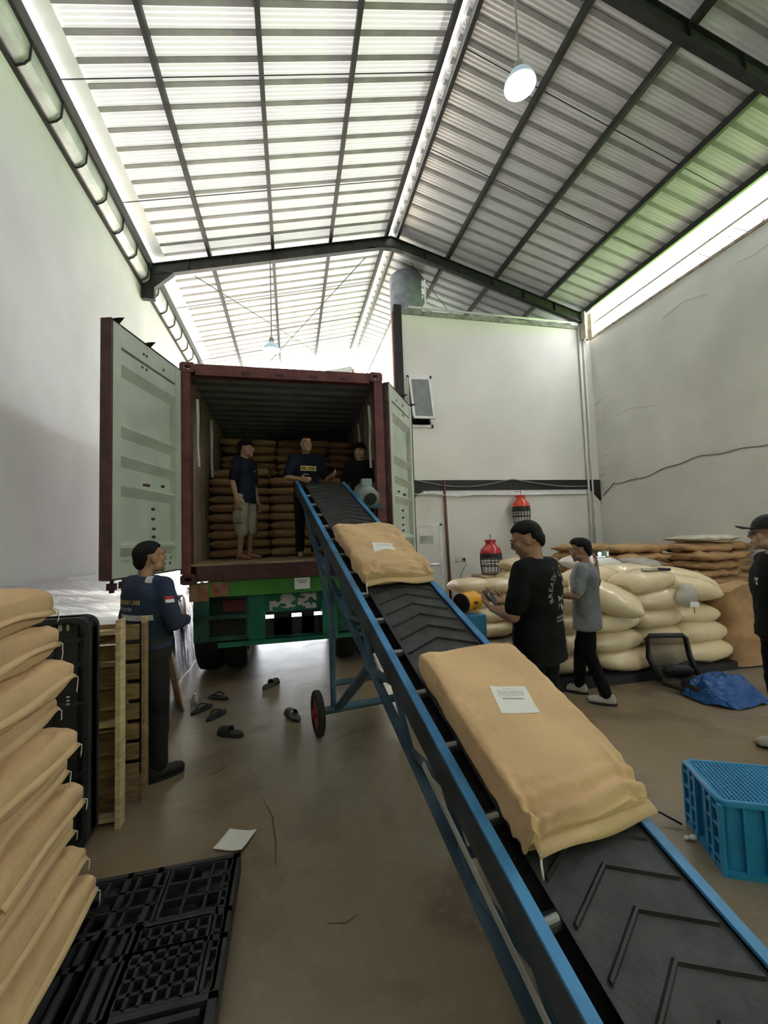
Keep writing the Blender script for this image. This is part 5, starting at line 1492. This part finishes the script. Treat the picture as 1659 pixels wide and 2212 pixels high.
        q = MB(); q.ell(hp(0, -.012, .146), (.009 * k, .009 * k, .005 * k), 10, 6); P.raw('cap_button', q, 'cap_black', cp)
    if glasses:
        q = MB()
        for s_ in (-1, 1):
            pts = [hp(s_ * .033 + .024 * math.cos(a), .099, .004 + .017 * math.sin(a)) for a in [2 * PI * j / 16 for j in range(17)]]; q.path(pts, .0018 * k, 5)
            q.path([hp(s_ * .056, .096, .010), hp(s_ * .078, .05, .012), hp(s_ * .084, -.01, .004)], .0018 * k, 5)
        q.path([hp(-.010, .101, .008), hp(.010, .101, .008)], .0018 * k, 5)
        gf = P.raw('glasses', q, 'cable_black' if glasses == 'dark' else 'chrome')
        for s_ in (-1, 1):
            q = MB(); q.ell(hp(s_ * .033, .099, .004), (.023 * k, .002 * k, .016 * k), 14, 6, HR); P.raw('lens', q, 'sun_lens' if glasses == 'dark' else 'clear_lens', gf)
    # ---- trousers
    b = MB()
    body_loft(b, [ring((0, 0, .80), .12, .10), ring((0, 0, .86), .165, .118), ring((0, 0, .95), .160, .112), ring((0, 0, 1.02), .150, .106)])
    for i in (0, 1):
        hpj, kn, an = J['hip'][i], J['knee'][i], J['ankle'][i]
        if shorts:
            e = kn.lerp(an, .18); chain(b, [(hpj + V((0, 0, -.02)) * k, .092 * k), (hpj.lerp(kn, .6), .092 * k), (e, .092 * k)])
            b2 = e
        else:
            chain(b, [(hpj + V((0, 0, -.02)) * k, .090 * k), (hpj.lerp(kn, .5), .083 * k), (kn, .070 * k), (kn.lerp(an, .5), .066 * k), (an.lerp(kn, .06), .060 * k)])
    P.trousers = P.part('trousers' if not shorts else 'shorts', remesh(b, .013 * k, 4, .006, 8, seed), trousers)
    # ---- shirt
    b = MB(); g = .022
    tb = [((0, 0, hem), .168, .122), ((0, 0, .97), .160, .115), ((0, .002, 1.08), .154, .112), ((0, .006, 1.20), .166, .122), ((0, 0, 1.30), .178, .120), ((0, -.005, 1.375), .158, .10), ((0, -.008, 1.425), .095, .074), ((0, -.008, 1.445), .066, .062)]
    body_loft(b, [ring(*q, grow=.004) for q in tb])
    for i in (0, 1):
        sh, el, wr = J['sh'][i], J['elbow'][i], J['wrist'][i]
        inn = V((0, -.004, sh.z)).lerp(sh, .45) + V((0, 0, .0)); inn.z = sh.z + .012 * k; inn.y += ln.y * .9; inn.x += ln.x * .9
        chain(b, [(inn, .066 * k), (sh + V((0, 0, .002)) * k, .067 * k)])
        if long_sleeve: chain(b, [(sh, .067 * k), (sh.lerp(el, .5), .062 * k), (el, .055 * k), (el.lerp(wr, .5), .050 * k), (el.lerp(wr, .93), .040 * k)])
        else: chain(b, [(sh, .067 * k), (sh.lerp(el, .45), .066 * k), (sh.lerp(el, .80), .066 * k)])
    me = remesh(b, .011 * k, 4, .0065, 8, seed + 5)
    # open the hem and sleeve ends by pressing them in a little is not needed: cloth meets the body
    P.shirt = P.part('shirt', me, shirt)
    if not long_sleeve or True:
        q = MB(); rs = []
        n_ = 28
        for f, r in ((0, .064), (.5, .068), (1, .064)):
            c = nb + V((0, -.006, -.004 + .018 * f)) * k + ln * 0
            rs.append([c + V((math.cos(2 * PI * j / n_) * r * 1.02, math.sin(2 * PI * j / n_) * r * .95 , (.010 * -math.sin(2 * PI * j / n_)))) * k for j in range(n_)])
        q.loft(rs, caps=False); P.raw('collar', q, shirt)
    # ---- shoes
    if not barefoot:
        for i in (0, 1):
            an, toe = J['ankle'][i], J['toe'][i]; d = (toe - an); d.z = 0; d.normalize(); s2 = V((d.y, -d.x, 0)); zf = toe.z - .03 * k
            b = MB()
            base = V((an.x, an.y, zf)) - d * .065 * k
            chain(b, [(base + d * .02 * k + V((0, 0, .05 * k)), .042 * k), (base + d * .12 * k + V((0, 0, .048 * k)), .044 * k), (base + d * .175 * k + V((0, 0, .040 * k)), .044 * k), (base + d * .210 * k + V((0, 0, .034 * k)), .038 * k)])
            chain(b, [(base + d * .02 * k + V((0, 0, .07 * k)), .040 * k), (an + V((0, 0, .01)) * k, .044 * k)])
            for p in b.v: p.z = max(p.z, zf + .004 * k)
            me = remesh(b, .008 * k, 3); sho = P.part('shoe', me, shoes)
            q = MB(); pts = []
            for j in range(24):
                a = 2 * PI * j / 24; x = math.cos(a); pts.append(base + d * (.110 + .136 * x) * k + s2 * math.sin(a) * (.046 + .006 * x) * k)
            q.loft([[V((p.x, p.y, zf)) for p in pts], [V((p.x, p.y, zf + .022 * k)) for p in pts]]); P.raw('sole', q, 'shoe_black', sho, 40)
            if shoes == 'shoe_pale':
                for j in range(3):
                    c = base + d * (.13 + .03 * j) * k + V((0, 0, (.094 - .012 * j) * k)); q = MB(); q.path([c - s2 * .03 * k - V((0, 0, .012 * k)), c, c + s2 * .03 * k - V((0, 0, .012 * k))], .004 * k, 6); P.raw('lace', q, 'shoe_black', sho)
    P.J = J; P.hp = hp
    return P

def decal(P, target, name, me_or_poly, origin, xdir, ydir, ray, mt, off=.003, parent=None):
    """lay flat print on a garment: points (u, v) are dropped along ray on the cloth"""
    bm = bmesh.new(); bm.from_mesh(target.data); tree = BVHTree.FromBMesh(bm); bm.free()
    me = me_or_poly
    bmx = bmesh.new(); bmx.from_mesh(me)
    ray = V(ray).normalized(); xd, yd, og = V(xdir), V(ydir), V(origin)
    for v in bmx.verts:
        p = og + xd * v.co.x + yd * v.co.y
        hit = tree.ray_cast(p - ray * .6, ray)
        if hit[0] is not None: v.co = hit[0] - ray * off + hit[1] * .001
        else: v.co = p
    out = bpy.data.meshes.new(name); bmx.to_mesh(out); bmx.free()
    out.materials.clear(); out.materials.append(MATS[mt])
    return link(name, out, parent or P.o)
def poly_me(polys, sub=0):
    me = bpy.data.meshes.new('p'); vs, fs = [], []
    for pl in polys:
        o = len(vs); vs += [(x, y, 0) for x, y in pl]; fs.append(tuple(range(o, o + len(pl))))
    me.from_pydata(vs, [], fs)
    if sub:
        bm = bmesh.new(); bm.from_mesh(me); bmesh.ops.subdivide_edges(bm, edges=bm.edges, cuts=sub, use_grid_fill=True); bm.to_mesh(me); bm.free()
    return me
def rectp(x0, x1, y0, y1): return [(x0, y0), (x1, y0), (x1, y1), (x0, y1)]
def strip_me(x0, x1, y0, y1, n=10):
    me = bpy.data.meshes.new('p'); vs = []; fs = []
    for i in range(n + 1):
        x = x0 + (x1 - x0) * i / n; vs += [(x, y0, 0), (x, y1, 0)]
        if i: fs.append((2 * i - 2, 2 * i, 2 * i + 1, 2 * i - 1))
    me.from_pydata(vs, [], fs); return me
def fake_text(w, h, seed):
    r = random.Random(seed); x = 0; pl = []
    while x < w:
        q = r.uniform(.35, .65) * h; t = .22 * h
        kk = r.randint(0, 3)
        pl.append(rectp(x, x + t, 0, h))
        if kk != 1: pl.append(rectp(x + t, x + q, h - t, h))
        if kk != 2: pl.append(rectp(x + t, x + q, 0, t))
        if kk in (0, 3): pl.append(rectp(x + q - t, x + q, t, h - t))
        x += q + .2 * h
    return poly_me([[(a - w / 2, b_ - h / 2) for a, b_ in p] for p in pl])

mat('sun_lens', (0.015, 0.012, 0.012), rough=.1)
glassy('clear_lens', (.8, .85, .9), .05, .25)

# the man in the navy work uniform
R2 = math.radians
P = make_person('man in navy work uniform with yellow back print watching the container', (-1.07, 3.46, 0), R2(38), 1.71, 'skin_a',
    dict(elbow=[(-.27, .02, 1.12), (.27, .02, 1.11)], wrist=[(-.06, .25, 1.10), (.08, .27, 1.09)], toe=[(-.16, .15, .03), (.17, .15, .03)], ankle=[(-.12, -.03, .085), (.12, .0, .085)]),
    'uniform_navy', 'trouser_charcoal', 'shoe_black', 'short', long_sleeve=True, head_yaw=-.25, head_pitch=.12, hands={0: (V((.6, .45, -.15)), V((0, -.8, -.3)), .5, V((0, .2, 1))), 1: (V((-.6, .4, .0)), V((0, -.8, -.3)), .5, V((0, .2, 1)))}, bulk=1.14, hem=.93, seed=1)
k = P.k
b_ = P.shirt
decal(P, b_, 'back_lettering', fake_text(.25, .030, 1), V((-.02, -.2, 1.275)) * k, (1, 0, 0), (0, 0, 1), (0, 1, 0), 'yellow_print')
decal(P, b_, 'back_lettering', fake_text(.15, .022, 2), V((-.05, -.2, 1.225)) * k, (1, 0, 0), (0, 0, 1), (0, 1, 0), 'grey_print')
decal(P, b_, 'reflective_band', strip_me(-.17, .17, -.02, .02, 24), V((0, -.2, 1.165)) * k, (1, 0, 0), (0, 0, 1), (0, 1, 0), 'reflective')
decal(P, b_, 'shoulder_patch', poly_me([rectp(-.03, .03, -.03, .03)], 4), V((.105, -.05, 1.42)) * k, (.9, .3, 0), (-.3, .9, 0), (0, .55, -1), 'reflective', .004)
decal(P, b_, 'flag_patch', poly_me([rectp(-.025, .025, 0, .022)], 3), V((.35, -.02, 1.29)) * k, (0, 1, 0), (0, 0, 1), (-1, 0, 0), 'flag_red')
decal(P, b_, 'flag_patch', poly_me([rectp(-.025, .025, -.022, 0)], 3), V((.35, -.02, 1.29)) * k, (0, 1, 0), (0, 0, 1), (-1, 0, 0), 'white_paint')
q = MB(); rs = []
for z, g in ((.975, .0), (1.012, .0)): rs.append([V((sgnp(math.cos(2 * PI * j / 30), .85) * .168 * 1.14 * k, sgnp(math.sin(2 * PI * j / 30), .85) * .122 * 1.14 * k, z * k)) for j in range(30)])
q.loft(rs, caps=False); P.raw('belt', q, 'cable_black')

# the man in the black printed tee looking down at his phone
P = make_person('man in black printed tee with glasses looking down at a phone', (1.665, 2.62, 0), R2(-30), 1.77, 'skin_a',
    dict(elbow=[(-.27, .02, 1.10), (.28, .05, 1.10)], wrist=[(-.10, .29, 1.10), (.10, .28, 1.12)], head=(0, .055, 1.578), neck=(0, .015, 1.43)),
    'tee_black', 'trouser_black', 'shoe_black', 'short', head_pitch=-.36, head_yaw=.42, hands={0: (V((.45, .75, .25)), V((.4, -.3, .8)), .55, V((0, 0, 1))), 1: (V((-.55, .6, .1)), V((-.3, -.3, .8)), .55, V((0, 0, 1)))}, glasses='clear', bulk=1.22, hem=.78, seed=3)
k = P.k; b_ = P.shirt
# back print: letters on an arc around a pale leaf shape
c0 = V((.03, -.25, 1.23)) * k; rad = .125
txt = 'BREATH LIFE CL'
for i, chx in enumerate(txt):
    if chx == ' ': continue
    a = math.radians(200 - i * 16.5)
    me = text_mesh(chx, .056)
    for v in me.vertices:
        x, y = v.co.x, v.co.y; t = a - PI / 2; v.co.x = x * math.cos(t) - y * math.sin(t) + rad * math.cos(a); v.co.y = x * math.sin(t) + y * math.cos(t) + rad * math.sin(a)
    decal(P, b_, 'back_letter', me, c0, (1, 0, 0), (0, 0, 1), (0, 1, 0), 'grey_print')
decal(P, b_, 'back_emblem', poly_me([[(-.03, .17), (-.02, .17), (.038, -.03), (.028, -.062), (.006, -.04), (-.014, -.065), (-.034, -.03)]]), c0, (1, 0, 0), (0, 0, 1), (0, 1, 0), 'beige_print')
decal(P, b_, 'back_emblem', poly_me([[(.03, .06), (.05, .09), (.08, .05), (.065, .03)], [(.055, .02), (.068, .035), (.075, .0), (.06, -.02)], [(-.03, -.07), (-.016, -.075), (-.02, -.12)], [(.0, -.085), (.025, -.07), (.04, -.105), (.015, -.125)]]), c0, (1, 0, 0), (0, 0, 1), (0, 1, 0), 'grey_print')
decal(P, b_, 'back_lettering', fake_text(.14, .018, 6), c0 + V((.01, 0, -.155)) * k, (1, 0, 0), (0, 0, 1), (0, 1, 0), 'grey_print')
decal(P, b_, 'back_lettering', fake_text(.13, .014, 7), c0 + V((.01, 0, -.180)) * k, (1, 0, 0), (0, 0, 1), (0, 1, 0), 'grey_print')
PB_loc = P.o.matrix_basis.copy()
def held(P, p): return Matrix.Translation(P.o.location) @ Matrix.Rotation(P.o.rotation_euler.z, 4, 'Z') @ (V(p) * P.k)
emis('screen', (0.55, 0.75, 0.95), 1.6)
def phone(label, mw, screen_part=None):
    o = thing('phone', label, 'phone', (0, 0, 0)); o.matrix_world = mw
    b = MB(); b.box((0, 0, 0), (.075, .15, .009)); link('case', b.mesh('case', 'cable_black'), o, bevel=.003)
    if screen_part == 'ui':
        b = MB(); b.rng(-.034, .034, -.071, .071, .0046, .0050); s_ = link('screen', b.mesh('screen', mat('screen_dark', (.02, .03, .05), rough=.15)), o)
        b = MB(); b.lathe([(.0, .0051), (.022, .0051), (.022, .0054), (0, .0054)], (.004, -.03, 0), 20); link('screen_glow', b.mesh('screen_glow', 'screen'), s_)
        b = MB(); b.rng(-.030, -.022, -.065, .03, .0051, .0054); link('screen_bar', b.mesh('screen_bar', 'screen'), s_)
        b = MB(); b.rng(-.02, .02, .055, .064, .0051, .0054); link('screen_icon', b.mesh('screen_icon', 'screen'), s_)
    else:
        b = MB(); b.rng(-.034, .034, -.071, .071, .0046, .0050); link('screen', b.mesh('screen', mat('screen_dark', (.02, .03, .05), rough=.15)), o)
    return o
hpz = held(P, (.01, .36, 1.155))
phone('black phone held by the man in the black tee', Matrix.Translation(hpz) @ Matrix.Rotation(P.o.rotation_euler.z, 4, 'Z') @ Matrix.Rotation(.75, 4, 'X') )

# the man in the grey shirt, walking past the pellet bags
P = make_person('man in grey short sleeved shirt walking past the pellet bags', (2.92, 3.72, 0), R2(-42), 1.60, 'skin_a',
    dict(elbow=[(-.26, .04, 1.12), (.38, -.06, 1.17)], wrist=[(-.17, .29, 1.10), (.42, -.06, 1.40)], knee=[(-.10, -.02, .48), (.10, .10, .50)], ankle=[(-.10, -.16, .09), (.10, .14, .085)], toe=[(-.12, .02, .03), (.11, .33, .03)], head=(0, .03, 1.585)),
    'shirt_grey', 'trouser_black', 'shoe_pale', 'quiff', head_pitch=-.15, head_yaw=.12, hands={0: (V((.1, .9, -.1)), V((.8, 0, -.3)), .5, V((0, .1, 1))), 1: (V((-.05, .1, .9)), V((-.5, .8, 0)), .6, V((-.6, .2, .4)))}, bulk=1.14, hem=.74, seed=7)
hp2 = held(P, (.44, -.05, 1.515))
fwdm = Matrix((V((0, 0, 1)), V((.975, -.218, 0)), V((-.218, -.975, 0)))).transposed().to_4x4()
fwdm.translation = hp2 + V((.05, -.05, 0))
phone('lit phone held up beside the head of the grey shirted man', fwdm, 'ui')
mat('cloth_blue', (0.42, 0.50, 0.66), rough=.85, var=.1, bump=.4, bscale=10)
b = MB(); hw = held(P, (-.20, .30, 1.07))
def clothf(u, v): a = 2 * PI * u; r = .03 + .055 * v; return hw + V((math.cos(a) * r * (1 + .25 * math.sin(3 * a)), math.sin(a) * r * .6, -.30 * v + .02 * math.sin(5 * a) * v))
b.grid(clothf, 24, 12); tag(b.build('cloth', 'cloth_blue', smooth=True), 'pale blue cloth hanging from the hand of the grey shirted man', 'cloth')

# the man with cap and sunglasses at the right edge
P = make_person('man in black tee, black cap and sunglasses at the right edge', (3.50, 2.38, 0), R2(-52), 1.74, 'skin_c',
    dict(elbow=[(-.26, -.10, 1.12), (.26, -.10, 1.12)], wrist=[(-.08, -.22, .98), (.08, -.23, .97)]), 'tee_black', 'trouser_black', 'shoe_pale', 'short', head_yaw=-.12, head_pitch=.05, glasses='dark', cap=True, bulk=1.12, hem=.84, seed=11)
k = P.k
decal(P, P.shirt, 'chest_print', poly_me([rectp(-.02, -.002, .004, .026), rectp(.002, .02, .004, .026), rectp(-.02, -.002, -.026, -.004)], 1), V((-.075, .25, 1.25)) * k, (1, 0, 0), (0, 0, 1), (0, -1, 0), 'grey_print')

# three loaders inside the container
ZC = 1.447
P = make_person('man in navy tee and khaki cargo shorts standing inside the container', (-.60, 5.80, ZC), R2(120), 1.60, 'skin_a',
    dict(elbow=[(-.25, -.03, 1.08), (.25, -.02, 1.09)], wrist=[(-.25, .04, .82), (.25, .05, .83)]), 'tee_navy', 'cargo_khaki', 'shoe_black', 'full', shorts=True, barefoot=True, head_yaw=.45, hem=.80, seed=13)
decal(P, P.shirt, 'chest_print', fake_text(.07, .022, 12), V((-.06, .25, 1.26)) * P.k, (1, 0, 0), (0, 0, 1), (0, -1, 0), 'yellow_print')
q = MB(); q.box(V((.20, .02, .60)) * P.k, (.03, .14, .16)); q2 = P.raw('cargo_pocket', q, 'cargo_khaki', None, False); q2.modifiers.new('b', 'BEVEL').width = .01
P = make_person('man in navy tee with yellow chest print behind the conveyor top', (.21, 5.72, ZC), R2(168), 1.66, 'skin_b',
    dict(elbow=[(-.28, .06, 1.08), (.28, .06, 1.10)], wrist=[(-.30, .29, 1.12), (.15, .30, 1.05)]), 'tee_navy', 'trouser_black', 'shoe_black', 'short', barefoot=True, head_yaw=.1, hem=.82, bulk=1.08, seed=17)
me = fake_text(.155, .034, 21)
decal(P, P.shirt, 'chest_print', strip_me(-.105, .105, -.033, .033, 10), V((0, .25, 1.225)) * P.k, (1, 0, 0), (0, 0, 1), (0, -1, 0), 'yellow_print')
decal(P, P.shirt, 'chest_lettering', fake_text(.17, .036, 21), V((0, .25, 1.225)) * P.k, (1, 0, 0), (0, 0, 1), (0, -1, 0), 'tee_navy', .006)
P = make_person('young man in black tee with full fringe beside the conveyor motor', (.96, 5.70, ZC), R2(190), 1.56, 'skin_c',
    dict(elbow=[(-.26, .02, 1.08), (.26, .02, 1.08)], wrist=[(-.24, .16, .90), (.24, .16, .92)]), 'tee_black', 'trouser_black', 'shoe_black', 'full', barefoot=True, head_yaw=-.25, head_pitch=-.1, hem=.82, seed=19)
